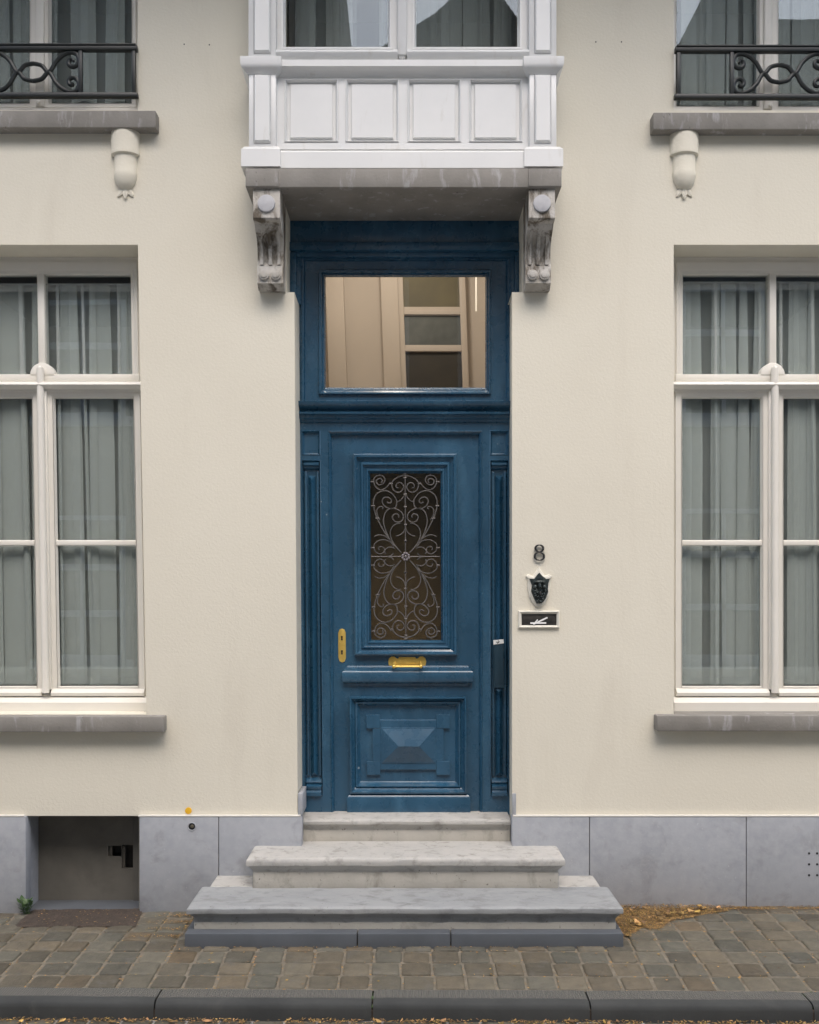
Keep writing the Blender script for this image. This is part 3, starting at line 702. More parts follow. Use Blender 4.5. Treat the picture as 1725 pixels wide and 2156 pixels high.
b.rod((PX(829, DL + .05), -DL - .045, zh), (PX(886, DL + .05), -DL - .045, zh), .0062)
for xx in (829, 886): b.ell((PX(xx, DL + .05), -DL - .045, zh), (.0115, .0115, .0115))
b.build('handle', M['brass'], leaf, dwarp)
b = MB(); b.pext([(715, 1393), (712.5, 1387), (711.8, 1384), (711.8, 1334), (712.5, 1331), (715, 1325.5), (720, 1323.5), (725, 1325.5), (727.4, 1331), (727.8, 1334), (727.8, 1384), (727.4, 1387), (725, 1393), (720, 1395)], DL - .001, dd, .0015); b.build('lock_plate', M['brass'], leaf, dwarp)
for yk in (1339, 1369):
    b = MB(); b.disc(PX(719.5, dd), PZ(yk + 2, dd), .0062, dd - .001, dd + .0012, 14); b.pext([(718.4, yk + 2), (720.6, yk + 2), (721.4, yk + 9), (717.6, yk + 9)], dd - .001, dd + .0012); b.build('keyhole', M['black'], leaf, dwarp)

# wrought iron grille in the door pane (quarter drawn, mirrored)
GD = DL - .012
GX = lambda u, v: PX(759 + (515 + u) * .18558 + (v < 0) * 0, GD); GZ = lambda v: PZ(966 + (1109 - v) * .18558, GD)
Q = {
 'corner': ([(270, 835), (258, 858), (272, 880), (300, 882), (326, 860), (318, 828), (290, 812), (248, 828), (228, 868), (246, 908), (284, 921), (326, 910), (352, 878), (352, 832), (330, 786), (286, 757), (236, 768), (196, 800), (168, 846)]),
 'heart': ([(0, 920), (60, 908), (112, 880), (146, 842), (150, 800), (130, 752), (86, 728), (42, 742), (18, 782), (28, 818), (58, 838), (88, 830), (103, 806), (96, 782), (76, 780)]),
 'big': ([(50, 46), (110, 112), (172, 182), (232, 268), (300, 396), (342, 500), (360, 590), (350, 664), (312, 718), (240, 748), (166, 726), (112, 668), (96, 620), (110, 560), (158, 542), (212, 556), (252, 596), (258, 640), (232, 670), (190, 668), (160, 642), (162, 612), (186, 606), (208, 620)]),
 'inner': ([(168, 178), (214, 270), (244, 370), (246, 430), (224, 500), (180, 538), (116, 542), (50, 508), (24, 458), (34, 412), (74, 390), (120, 400), (146, 440), (132, 474), (98, 484), (74, 464), (78, 442)]),
 'leaf': ([(62, 60), (128, 140), (166, 220), (168, 290), (138, 346), (90, 374), (54, 374)]),
 'side': ([(130, 110), (176, 168), (230, 188), (288, 186), (344, 150), (358, 104), (340, 58), (296, 30), (254, 42), (238, 78), (254, 106), (290, 112), (306, 92), (296, 74)]),
 'sidecurl': ([(122, 92), (160, 106), (196, 102), (226, 80), (236, 50), (222, 32)]),
 'spray': ([(190, 200), (232, 230), (288, 246), (330, 238), (350, 224)]),
 'arcs': ([(2, 332), (16, 290), (44, 256), (80, 238), (108, 232)]),
 'arcs2': ([(6, 706), (26, 668), (56, 636), (90, 620)]),
 'curl': ([(286, 418), (312, 460), (322, 520), (302, 556), (270, 568), (250, 552), (262, 536)]),
 'arrow': ([(136, 36), (160, 14), (196, 2)]),
}
grille_parts = MB()
for key, P in Q.items():
    pts = catmull(P, 6)
    rad = .0041 if key in ('big', 'inner', 'heart', 'corner') else .0034
    for mx in (-1, 1):
        for my in (-1, 1):
            grille_parts.tube([(GX(mx * u, my * v), GD, GZ(my * v)) for u, v in pts], rad, 6)
grille = grille_parts.build('grille', M['grille'], leaf, dwarp)
b = MB()
b.tube([(GX(0, v), GD, GZ(v)) for v in (-942, -500, 0, 500, 942)], .0034, 8)
b.tube([(GX(u, 0), GD, GZ(0)) for u in (-388, 0, 388)], .0028, 8)
for v in (935, 895, 708, 565, 362):
    for m in (-1, 1): b.rod((GX(-17, 0), -GD, GZ(m * v)), (GX(17, 0), -GD, GZ(m * v)), .0046, 8)
for m in (-1, 1):
    b.lathe(GX(0, 0), GD, [(.002, GZ(m * 215)), (.0045, GZ(m * 205)), (.003, GZ(m * 198)), (.008, GZ(m * 182)), (.0115, GZ(m * 176)), (.003, GZ(m * 170)), (.0045, GZ(m * 130))], 12)
    for k in (-1, 1):
        for u, v in ((370, 848), (364, 574), (320, 434), (370, 100), (160, 826)):
            b.rod((GX(k * (u - 22), 0), -GD, GZ(m * v)), (GX(k * (u + 20), 0), -GD, GZ(m * v)), .0038, 8); b.ell((GX(k * u, 0), -GD, GZ(m * v)), (.006, .006, .006), 8, 6)
        b.rod((GX(k * 287, 0), -GD, GZ(m * 915)), (GX(k * 287, 0), -GD, GZ(m * 942)), .0042, 8)
b.build('cross_bar', M['grille'], leaf, dwarp)
b = MB(); cx, cz = GX(2, 0), GZ(0)
for k in range(8):
    a = 2 * math.pi * k / 8 + .39; b.ell((cx + .020 * math.cos(a), -GD - .006, cz + .020 * math.sin(a)), (.0078, .005, .0078), 10, 6)
b.ell((cx, -GD - .008, cz), (.008, .008, .008)); b.build('rosette', mat('pewter', (.24, .215, .225), rough=.4, metal=.3), leaf, dwarp)
room(PX(775, -.3), PX(935, -.3), PZ(1352, -.3), PZ(990, -.3), -.3, .35, mat('hall_brown', (.34, .29, .21), rough=.9), house, 'hall_lining')

# ---------------------------------------------------------------- plinth and cellar opening
def slab_box(x0, x1, y0, zb, parent, name='plinth_slab', d=.022):
    b = MB(); b.box(x0, x1, zb, ZP, -.05, d, .002); return b.build(name, M['plinth'], parent)
def gz(X, d):
    t = min(max((X + 2.4) / 4.8, -.3), 1.3); u = d / 1.012
    return lerp(lerp(-.004, .034, t), lerp(.0, -.022, t), u) + (.022 * math.sin(math.pi * min(u, 1)) if u > 0 else 0)
b = MB(); b.box(XL, PX(53, 0), -.1, ZP - .003, -.04, .015, 0); b.box(PX(295, 0), PX(626, 0), -.1, ZP - .003, -.04, .015, 0); b.box(PX(1081, 0), XR, -.1, ZP - .003, -.04, .015, 0)
pl = b.build('plinth', mat('plinth_joint', (.10, .10, .10), rough=.9), house)
gp = .0025
edges = [[XL, PX(-420, 0), PX(55, .022)], [PX(293, .022), PX(460.5, .022), PX(636.5, .022)], [PX(1078, .022), PX(1242, .022), PX(1572, .022), PX(1900, 0), XR]]
for E in edges:
    for a, c_ in zip(E[:-1], E[1:]): slab_box(a + gp, c_ - gp, 0, -.1, pl)
# pale render strip along the plinth's top
b = MB()
for x0, x1 in ((XL, PX(54, 0)), (PX(293, 0), PX(634, 0)), (PX(1080, 0), XR)): b.box(x0, x1, ZP, ZP + .008, 0, .024, .002)
b.build('plinth_capping', mat('pale_mortar', (.62, .60, .55), rough=.8), pl)
# stone door jamb bases
for x0, x1 in ((627.5, 637), (1079, 1087)):
    b = MB(); b.pbox(x0, x1, 1671, 1717, -.20 if x0 < 800 else -.02, .006, .002); b.build('jamb_base', M['plinth'], pl)
# vent holes of the slab at the right
b = MB()
for xx in (1704, 1721, 1738):
    for yy in (1797, 1820, 1843): b = MB(); b.disc(PX(xx, .022), PZ(yy, .022), .0068, .0, .0232, 12); b.build('vent_hole', M['black'], pl)
# cellar opening
X0, X1 = PX(54, 0), PX(293, 0); CD = -.18
b = MB(); b.quad((X0, 0, -.1), (X0, -CD + .04, -.1), (X0, -CD + .04, ZP + .004), (X0, 0, ZP + .004)); b.quad((X1, 0, -.1), (X1, -CD + .04, -.1), (X1, -CD + .04, ZP + .004), (X1, 0, ZP + .004)); b.quad((X0, 0, ZP + .003), (X1, 0, ZP + .003), (X1, -CD + .04, ZP + .003), (X0, -CD + .04, ZP + .003))
cell = b.build('cellar_opening', M['plinth'], house, smooth=False)
b = MB(); b.box(X0, X1, -.1, .004, CD - .03, -.005, .004); b.build('cellar_sill', M['curb'], cell)
b = MB(); b.pplate(70, 299, 1712, 1904, CD, [(228, 256, 1781, 1804), (256.5, 280, 1779, 1829)], .02); b.pbox(281, 300, 1712, 1904, CD - .01, CD + .012, .003)
b.pext([(272, 1779.5), (280, 1779.5), (280, 1772)], CD - .02, CD + .0015)
b.build('cellar_hatch', M['cellar'], cell)
b = MB(); b.pbox(222, 284, 1770, 1836, CD - .10, CD - .06, 0); b.build('hatch_back', M['black'], cell)
b = MB(); b.pbox(228, 236, 1781, 1804, CD - .03, CD - .012, .002); b.pbox(258, 263, 1782, 1829, CD - .04, CD - .015, .002); b.build('hatch_bracket', M['cellar'], cell)

# ---------------------------------------------------------------- threshold and steps
def nosing(x0, x1, zt, zb, dn, dback, drise, th):
    # one stone: riser below, rounded nose above
    c = .6 * th; r = dn - drise
    p = [(zb, drise), (zt - th - .028, drise), (zt - th - .02, drise + .1 * r), (zt - th - .008, drise + .45 * r), (zt - th, drise + .55 * r), (zt - th + .15 * th, dn - .06 * r), (zt - .5 * th, dn), (zt - .22 * th, dn - .06 * r), (zt - .06 * th, dn - .3 * r), (zt, dn - .75 * r)]
    b = MB(); b.cornice(x0, x1, p, dback, drise)
    return b
def rough_up(b, amp=.0022, fr=9, seed=0):
    b.v = [tuple(Vector(v) + mnoise.noise_vector(Vector(v) * fr + Vector((seed, 0, 0))) * amp) for v in b.v]
def dense(b, cuts=28):
    # cut long stones across so that their edges can waver
    m = bmesh.new(); vs = [m.verts.new(v) for v in b.v]
    for f in b.f:
        try: m.faces.new([vs[i] for i in f])
        except ValueError: pass
    bmesh.ops.remove_doubles(m, verts=m.verts[:], dist=.00002)
    xs = [v.co.x for v in m.verts]; a, c = min(xs), max(xs)
    for i in range(1, cuts):
        x = lerp(a, c, i / cuts)
        bmesh.ops.bisect_plane(m, geom=m.verts[:] + m.edges[:] + m.faces[:], plane_co=(x, 0, 0), plane_no=(1, 0, 0))
    b.v = []; b.f = []; b.bm(m)
steps = thing('entrance_steps', (0, -.3, 0), 'worn bluestone entrance steps below the blue door', 'steps')
Z1, Z2, Z3 = .5235, .388, .2145
b = nosing(PX(627.5, 0), PX(1078.5, 0), Z1, Z2 - .01, -.055, -.30, -.082, .036)
b2 = MB(); b2.cornice(PX(629, 0), PX(1078, 0), [(Z2 - .02, -.082), (Z1 - .066, -.082), (Z1 - .054, -.078), (Z1 - .04, -.066), (Z1 - .03, -.056), (Z1 - .014, -.055), (Z1 - .004, -.062), (Z1, -.076)], -.3, -.08, False)
dense(b2, 40); rough_up(b2, .0018, 11, 3)
b2.build('step', M['step'], steps)
b = nosing(-.858, .848, Z2, Z3 - .02, .268, -.1, .234, .05); dense(b, 50); rough_up(b, .003, 8, 5); b.build('step', M['step'], steps)
b = MB(); b.cornice(-1.10, 1.085, [(Z3 - .06, .215), (Z3 - .004, .215), (Z3, .21)], -.02, .215, False); b.build('step_back_stone', M['step'], steps)
b = nosing(-1.118, 1.102, Z3 - .002, -.06, .55, .2175, .516, .040); dense(b, 60); rough_up(b, .0035, 8, 9)
bs = b.build('step', M['stepdark'], steps)
M['riser'] = mat('warm_riser_stone', (.50, .475, .42), (.40, .38, .335), 5, rough=.8, bump=.7, bscale=60, bdist=.004, dirt=(.20, .185, .15), dscale=8, dlo=.54, dhi=.8, dstretch=(1.2, 1, .6), speck=(.17, .155, .13), sscale=40, slo=.66, shi=.73)
M['riserdark'] = mat('grey_riser_stone', (.40, .385, .34), (.32, .31, .28), 5, rough=.8, bump=.6, bscale=60, bdist=.004, dirt=(.19, .18, .15), dscale=7, dlo=.56, dhi=.8, speck=(.16, .15, .125), sscale=40, slo=.67, shi=.73)
for x0, x1, za, zb2, dr, mm, sd in ((-.8605, .8505, Z3 - .01, Z2 - .085, .2365, 'riser', 2), (-1.1205, 1.1045, -.05, Z3 - .09, .5185, 'riserdark', 7), (-.6405, .613, Z2 - .012, Z1 - .070, -.0795, 'riser', 4)):
    b = MB(); b.box(x0, x1, za, zb2, -.05 if dr > 0 else -.2, dr, .006); dense(b, 50); rough_up(b, .0012, 9, sd); b.build('riser', M[mm], steps)
# low new kerb round the foot of the steps
d = .59
for x0, x1 in ((388, 752), (753, 949), (950, 1314)):
    b = MB(); b.box(PX(x0, d) + .001, PX(x1, d) - .001, -.06, PZ(1966, d), .521, d, .006); b.build('base_kerb', M['curb'], steps)
for x0, x1, xx in ((-1.155, -1.118, 0), (1.103, 1.130, 0)):
    b = MB(); b.box(x0, x1, -.06, PZ(1966, d) - .001, .022, .5115, .006); b.build('base_kerb', M['curb'], steps)

# ---------------------------------------------------------------- fittings on the wall
T = thing('house_number', (PX(1136, .01), 0, PZ(1181, .01)), 'black number 8 fixed on the cream wall above the shield plaque', 'house number')
b = MB()
for cy, rx, ry in ((1154.6, 8.3, 7.0), (1171.4, 9.9, 8.2)):
    pts = [(PX(1136 + rx * math.cos(a), .012), .012, PZ(cy + ry * math.sin(a), .012)) for a in [2 * math.pi * k / 32 for k in range(33)]]
    b.tube(pts, [.0032 + .0034 * abs(math.cos(2 * math.pi * k / 32)) for k in range(33)], 8, .0055)
b.build('digit', M['black'], T)
T = thing('shield_plaque', (PX(1136, .01), 0, PZ(1278, .01)), 'cream shield-shaped plaque with a dark bearded mask, under the house number', 'plaque')
wx = lambda x: 1021 + x * .176; wy = lambda y: 1104 + y * .176
sh = [(648, 508), (665, 540), (722, 612), (770, 600), (805, 618), (782, 650), (786, 740), (770, 850), (730, 930), (690, 975), (648, 990), (610, 975), (570, 930), (530, 850), (513, 740), (515, 645), (492, 620), (520, 600), (575, 618), (630, 540)]
b = MB(); b.pext([(wx(x), wy(y)) for x, y in sh], -.003, .012, .004)
sh2 = [(648 + (x - 648) * .86, 745 + (y - 745) * .88) for x, y in sh]; b.pext([(wx(x), wy(y)) for x, y in sh2], .01, .017, .003)
b.build('backplate', mat('plaque_cream', (.72, .69, .60), rough=.6), T)
b = MB(); fc = [(655, 572), (690, 615), (730, 650), (770, 645), (755, 700), (748, 770), (752, 810), (725, 890), (690, 945), (650, 955), (615, 930), (590, 870), (565, 800), (575, 730), (560, 690), (545, 645), (600, 648), (630, 600)]
fc = [(655 + (x - 655) * 1.1, 762 + (y - 762) * .98) for x, y in fc]; b.pext([(wx(x), wy(y)) for x, y in fc], .015, .026, .004)
fx = lambda x, d=.03: PX(wx(x), d); fz = lambda y, d=.03: PZ(wy(y), d)
def blob(x, y, rx, ry, dp, dc=.026): b.ell((fx(x), -dc, fz(y)), (rx * .176 * .00276, dp, ry * .176 * .00276), 12, 8)
for a in range(-3, 4): blob(655 + a * 15, 655 - abs(a) * -3, 7, 34, .007, .026)
blob(655, 690, 78, 26, .016); blob(620, 690, 24, 12, .022); blob(695, 690, 24, 12, .022)
blob(657, 735, 22, 45, .026); blob(668, 752, 16, 16, .032); blob(605, 750, 26, 32, .016); blob(712, 750, 26, 32, .016)
rnd = random.Random(4)
for k in range(46):
    t = rnd.random(); yy = 785 + t * 155; hw = lerp(82, 28, t); blob(655 + rnd.uniform(-hw, hw), yy, rnd.uniform(10, 18), rnd.uniform(10, 20), rnd.uniform(.008, .016), .027)
b.build('mask', mat('dark_bronze', (.055, .07, .068), (.03, .036, .036), 60, rough=.32, metal=.45), T)
b = MB(); b.ell((fx(662), -.036, fz(830)), (.0085, .008, .016), 12, 8); b.build('mouth', M['black'], T)
T = thing('wall_letter_slot', (PX(1134, .01), 0, PZ(1322, .01)), 'small framed dark slot with a white arrow, under the shield plaque', 'letter slot')
b = MB(); b.mould((wx(402), wx(892), wy(1032), wy(1240)), (wx(446), wx(858), wy(1076), wy(1206)), [(0, -.002), (.02, .012), (.3, .016), (.45, .012), (.6, .012), (.75, .008), (1, .002)], .01); b.build('frame', bpy.data.materials['plaque_cream'], T)
b = MB(); b.pbox(wx(440), wx(864), wy(1070), wy(1212), -.002, .004, 0); b.pbox(wx(470), wx(835), wy(1105), wy(1175), .004, .006, .001); b.build('plate', mat('dark_plate', (.02, .02, .018), (.05, .045, .04), 40, rough=.3), T)
b = MB()
def strip(a, c, wd, d):
    (x0, y0), (x1, y1) = a, c; l_ = math.hypot(x1 - x0, y1 - y0); nx, ny = -(y1 - y0) / l_ * wd, (x1 - x0) / l_ * wd
    b.pext([(wx(x0 + nx), wy(y0 + ny)), (wx(x1 + nx), wy(y1 + ny)), (wx(x1 - nx), wy(y1 - ny)), (wx(x0 - nx), wy(y0 - ny))], d - .001, d)
strip((750, 1115), (580, 1196), 9, .0085); strip((546, 1182), (736, 1180), 9, .0078); strip((634, 1140), (584, 1196), 7, .0092)
b.build('arrow', M['signwhite'], T)
T = thing('parcel_lock_box', (PX(1050, -.22), .22, PZ(1448, -.22)), 'narrow dark blue box on the right pilaster of the door frame', 'box')
b = MB(); b.pbox(1039.5, 1061, 1348, 1448, -.236, -.196, .003); b.mould((1039.5, 1061, 1348, 1448), (1043, 1058, 1356, 1438), [(0, -.196), (.4, -.194), (1, -.199)], -.196, True)
b.build('body', M['bluedark'], T)
b = MB(); b.pext([(1044, 1450), (1057, 1450), (1050.5, 1458)], -.24, -.205); b.build('tip', BL, T)
T = thing('arrow_sticker', (PX(1050, -.19), .19, PZ(1357, -.19)), 'small white sticker with a black arrow on top of the blue box', 'sticker')
b = MB(); b.pext([(1039, 1348), (1060.5, 1346), (1061.5, 1354.5), (1039.5, 1357.5)], -.194, -.1925); b.build('paper', M['signwhite'], T)
b = MB()
for a, c in (((1049.5, 1348.5), (1048.5, 1355)), ((1045, 1351), (1048.7, 1355.2)), ((1052, 1350.5), (1048.3, 1355.2))):
    nx = .7; b.pext([(a[0] - nx, a[1]), (a[0] + nx, a[1]), (c[0] + nx, c[1]), (c[0] - nx, c[1])], -.1926, -.1918)
b.build('arrow', M['black'], T)
b = MB(); b.disc(PX(397, 0), PZ(1707, 0), .0195, -.001, .004, 28, .001); b.build('survey_marker', M['yellow'], None, label='small round yellow marker stuck on the cream wall above the plinth', cat='marker')
b = MB(); rr = .0225; xx, zz_ = PX(404, .022), PZ(1740.5, .022)
T = thing('round_valve', (xx, -.022, zz_ - rr), 'round dark socket set in the plinth below the yellow marker', 'valve')
b.tube([(xx + rr * math.cos(a), .022, zz_ + rr * math.sin(a)) for a in [2 * math.pi * k / 24 for k in range(25)]], .0035, 6); b.build('rim', M['plinth'], T)
b = MB(); b.disc(xx, zz_, .0215, .018, .0226, 24); b.build('cavity', M['black'], T)
b = MB(); b.disc(xx + .002, zz_ + .002, .010, .022, .026, 18, .002); b.build('plug', mat('old_brass', (.16, .14, .10), rough=.5, metal=.5), T)

# ---------------------------------------------------------------- pavement, kerb, road
rnd = random.Random(11)
mb = MB(); tint = []
XG0, XG1 = -4.2, 4.2
def push(vs, fs, col):
    mb.add(vs, fs); tint.extend([col] * len(vs))
dk = 1.012; nrow = 8; rowd = dk / nrow
for j in range(nrow):
    da, db = j * rowd + .0045, (j + 1) * rowd - .0045
    X = -.02 - .149 * 29 + rnd.uniform(-.01, .01) * 0; 
    for k in range(58):
        x0 = -.02 + .149 * (k - 29) + math.sin(j * 1.7 + k * .9) * .008; x1 = -.02 + .149 * (k - 28) + math.sin(j * 1.7 + (k + 1) * .9) * .008
        x0 += .0058; x1 -= .0058
        a, c_ = da + rnd.uniform(-.003, .004), db + rnd.uniform(-.004, .003)
        base = rnd.uniform(.70, 1.18); wr = rnd.uniform(-.05, .10)
        if rnd.random() < .08: wr += .12
        if rnd.random() < .12: base *= .75
        col = (base * (1 + wr), base, base * (1 - wr * .9), 1)
        dz = rnd.uniform(-.003, .003); tx, ty = rnd.uniform(-.025, .025), rnd.uniform(-.03, .03)
        cx, cd = (x0 + x1) / 2, (a + c_) / 2; ox, od = [], []
        outline = []
        rc = rnd.uniform(.006, .016)
        for (sx, sd, st) in ((1, 1, 0), (-1, 1, 90), (-1, -1, 180), (1, -1, 270)):
            qx = (x1 if sx > 0 else x0) - sx * rc; qd = (c_ if sd > 0 else a) - sd * rc
            for t in (0, 45, 90): an = R(st + t); outline.append((qx + rc * math.cos(an) + rnd.uniform(-.003, .003), qd + rc * math.sin(an) + rnd.uniform(-.003, .003)))
        n = len(outline); vs = []; fs = []
        for ins, h in ((0, -.035), (0, -.009), (.003, -.003), (.009, 0), (.03, .0015)):
            for (x, dd_) in outline:
                l_ = math.hypot(x - cx, dd_ - cd); q = 1 - ins / l_
                X_, D_ = cx + (x - cx) * q, cd + (dd_ - cd) * q
                zz0 = gz(X_, D_) + h + dz + tx * (X_ - cx) + ty * (D_ - cd) + (mnoise.noise(Vector((X_ * 30, D_ * 30, 0))) * .0015 if h > -.02 else 0)
                vs.append((X_, -D_, zz0))
        for r_ in range(4):
            for i in range(n): fs.append((r_ * n + i, r_ * n + (i + 1) % n, (r_ + 1) * n + (i + 1) % n, (r_ + 1) * n + i))
        fs.append(tuple(range(4 * n, 5 * n)))
        push(vs, fs, col)
def with_tint(o, cols):
    a = o.data.color_attributes.new('tint', 'FLOAT_COLOR', 'POINT')
    if len(cols) == len(o.data.vertices): a.data.foreach_set('color', [c for q in cols for c in q])
    return o
def build_raw(name, vs, fs, m, cols, smooth=False, **kw):
    me = bpy.data.meshes.new(name); me.from_pydata(vs, [], fs); o = bpy.data.objects.new(name, me); COL.objects.link(o); me.materials.append(m)
    with_tint(o, cols)
    if smooth: me.polygons.foreach_set('use_smooth', [True] * len(me.polygons)); me.set_sharp_from_angle(angle=R(50))
    return tag(o, **kw)
build_raw('pavement', mb.v, mb.f, M['sett'], tint, True, kind='structure', label='grey stone sett pavement in straight rows along the house')
# sandy joints just below the setts
b = MB(); N = 60
for i in range(N):
    x0, x1 = lerp(-4.4, 4.4, i / N), lerp(-4.4, 4.4, (i + 1) / N)
    for d0, d1 in ((-.05, .35), (.35, .7), (.7, 1.02)):
        b.quad((x0, -d0, gz(x0, d0) - .0055), (x1, -d0, gz(x1, d0) - .0055), (x1, -d1, gz(x1, d1) - .0055), (x0, -d1, gz(x0, d1) - .0055))
b.build('pavement_joints', M['mortar'], None, kind='structure', label='sandy joints between the pavement setts')
# kerb stones
b = MB(); joints = [-4.17, -3.15, -2.15, -1.15, -.156, .84, 1.857, 2.86, 3.86, 4.4]
for a, c_ in zip(joints[:-1], joints[1:]):
    a += .004; c_ -= .004; n = 14; prof = [(1.014, -.2), (1.014, -.004), (1.018, 0), (1.06, 0), (1.096, -.001), (1.124, -.003), (1.138, -.008), (1.147, -.018), (1.151, -.034), (1.155, -.10), (1.156, -.2)]
    jz = rnd.uniform(-.002, .002); vs = []; fs = []
    for i in range(n + 1):
        x = lerp(a, c_, i / n); e = .004 if i in (0, n) else 0
        for (d_, h) in prof: vs.append((x, -(d_ - (e if d_ > 1.1 else 0)), gz(x, 1.012) + h + jz - (e * .6 if h > -.1 else 0) + mnoise.noise(Vector((x * 4, d_ * 9, 1))) * .002))
    m_ = len(prof)
    for i in range(n):
        for k in range(m_ - 1): fs.append((i * m_ + k, i * m_ + k + 1, (i + 1) * m_ + k + 1, (i + 1) * m_ + k))
    fs += [tuple(range(m_)), tuple(range(n * m_, (n + 1) * m_))]; b.add(vs, fs)
b.build('kerb', M['kerb'], None, kind='structure', label='dark rounded bluestone kerb with a tooled top')
b = MB(); b.box(-4.4, 4.4, -.5, -.05, 1.02, 1.145, 0); b.build('kerb_bed', M['soil'], None, kind='structure')
# road down to the far side and ground
def rz(x): return gz(x, 1.012) - .088
b = MB()
for i in range(40):
    x0, x1 = lerp(-60, 60, i / 40), lerp(-60, 60, (i + 1) / 40)
    for d0, d1, e0, e1 in ((1.1, 3, 0, .03), (3, 8.1, .03, 0)): b.quad((x0, -d0, rz(x0) + e0), (x1, -d0, rz(x1) + e0), (x1, -d1, rz(x1) + e1), (x0, -d1, rz(x0) + e1))
b.build('road', M['road'], None, kind='structure', label='cobbled road beyond the kerb, lightened to bounce light')
b = MB(); b.quad((-150, -150, -.6), (150, -150, -.6), (150, 150, -.6), (-150, 150, -.6)); b.build('ground', M['road'], None, kind='structure')
# gutter setts
vs, fs, cols = [], [], []
for k in range(60):
    for j in range(2):
        x0 = -4.4 + .148 * k + .004 + j * .07; x1 = x0 + .138; d0 = 1.162 + j * .14; d1 = d0 + .128; base = rnd.uniform(.6, 1.0); n0 = len(vs)
        q = [(x0, d0), (x1, d0), (x1, d1), (x0, d1)]; cx, cd = (x0 + x1) / 2, (d0 + d1) / 2
        for f_, h in ((1, -.02), (1, .002), (.9, .008)):
            for x, d_ in q: vs.append((cx + (x - cx) * f_, -(cd + (d_ - cd) * f_), rz(x) + h))
        for r_ in range(2):
            for i in range(4): fs.append(tuple(n0 + t for t in (r_ * 4 + i, r_ * 4 + (i + 1) % 4, r_ * 4 + 4 + (i + 1) % 4, r_ * 4 + 4 + i)))
        fs.append((n0 + 8, n0 + 9, n0 + 10, n0 + 11)); cols += [(base, base, base, 1)] * 12
build_raw('gutter', vs, fs, M['sett'], cols, kind='structure')

# bare soil patch before the cellar opening
b = MB(); n = 30; m_ = 10; vs = []; fs = []
for i in range(n + 1):
    for j in range(m_ + 1):
        u, t = i / n, j / m_; x = lerp(lerp(-2.20, -1.545, u), lerp(-2.17, -1.494, u), t) + mnoise.noise(Vector((i * .7, j * .8, 2))) * .008; d_ = lerp(-.01, .295, t) + mnoise.noise(Vector((i * .9, j * .3, 5))) * .008
        e = .0 if i in (0, n) or j == m_ else 1
        vs.append((x, -d_, gz(x, d_) + .001 + e * (.007 + mnoise.noise(Vector((x * 40, d_ * 40, 0))) * .004)))
for i in range(n):
    for j in range(m_): a = i * (m_ + 1) + j; fs.append((a, a + 1, a + m_ + 2, a + m_ + 1))
b.add(vs, fs); b.build('soil', M['soil'], None, kind='structure', label='dark brown dirt patch in front of the cellar opening')

# ---------------------------------------------------------------- fallen leaves and litter
vs, fs, cols = [], [], []; rnd = random.Random(21)
def litter(x, d_, l_, wd, zadd=.0, big=False):
    a = rnd.uniform(0, math.pi * 2); ca, sa = math.cos(a), math.sin(a); bend = rnd.uniform(.0, .5) * l_; n0 = len(vs)
    if d_ < 1.012: z0 = gz(x, d_) + .001
    elif d_ < 1.15: z0 = gz(x, 1.012) - .002
    else: z0 = rz(x) + .006
    z0 += zadd + .0025; tl = rnd.uniform(-.3, .3)
    for t, ww in ((-.5, .15), (0, 1), (.5, .1)):
        for s_ in (-1, 1):
            px_, py_ = l_ * t, wd * ww * s_ * .5
            vs.append((x + ca * px_ - sa * py_, -(d_ + sa * px_ + ca * py_), z0 + bend * (abs(t) * .6) + tl * py_ + (.3 * wd if big and s_ > 0 else 0)))
    fs.extend([(n0, n0 + 1, n0 + 3, n0 + 2), (n0 + 2, n0 + 3, n0 + 5, n0 + 4)])
    g = rnd.choice((rnd.uniform(.3, .8), rnd.uniform(.8, 2.2))); h_ = rnd.uniform(-.15, .15); c_ = (g * (1 + h_ * .3), g * (1 + h_), g * (1 - h_), 1); cols.extend([c_] * 6)
def pile_depth(x):
    # outline of the drift at the right of the steps
    if x < 1.13: return 0
    if x < 1.2: return .45
    if x < 1.5: return lerp(.44, .22, (x - 1.2) / .3)
    if x < 1.85: return lerp(.22, .06, (x - 1.5) / .35)
    return .045
cnt = 0
while cnt < 11000:
    x = 1.135 + abs(rnd.gauss(0, .32)) if rnd.random() < .8 else rnd.uniform(1.135, 3.2)
    m0 = pile_depth(x) * (1 + .25 * mnoise.noise(Vector((x * 9, 0, 3))))
    if m0 <= 0: continue
    d_ = .022 + m0 * rnd.random() ** .8
    if rnd.random() < .05: d_ += rnd.random() * .1
    hgt = .028 * max(0, 1 - (d_ / max(m0, .01))) * (1 if x < 1.9 else .4)
    litter(x, d_, rnd.uniform(.009, .021), rnd.uniform(.002, .0042), rnd.random() * hgt); cnt += 1
for k in range(36): x = rnd.uniform(1.14, 1.8); litter(x, .03 + pile_depth(x) * rnd.random() * .9, rnd.uniform(.025, .05), rnd.uniform(.015, .028), .022 * rnd.random() + .006, True)
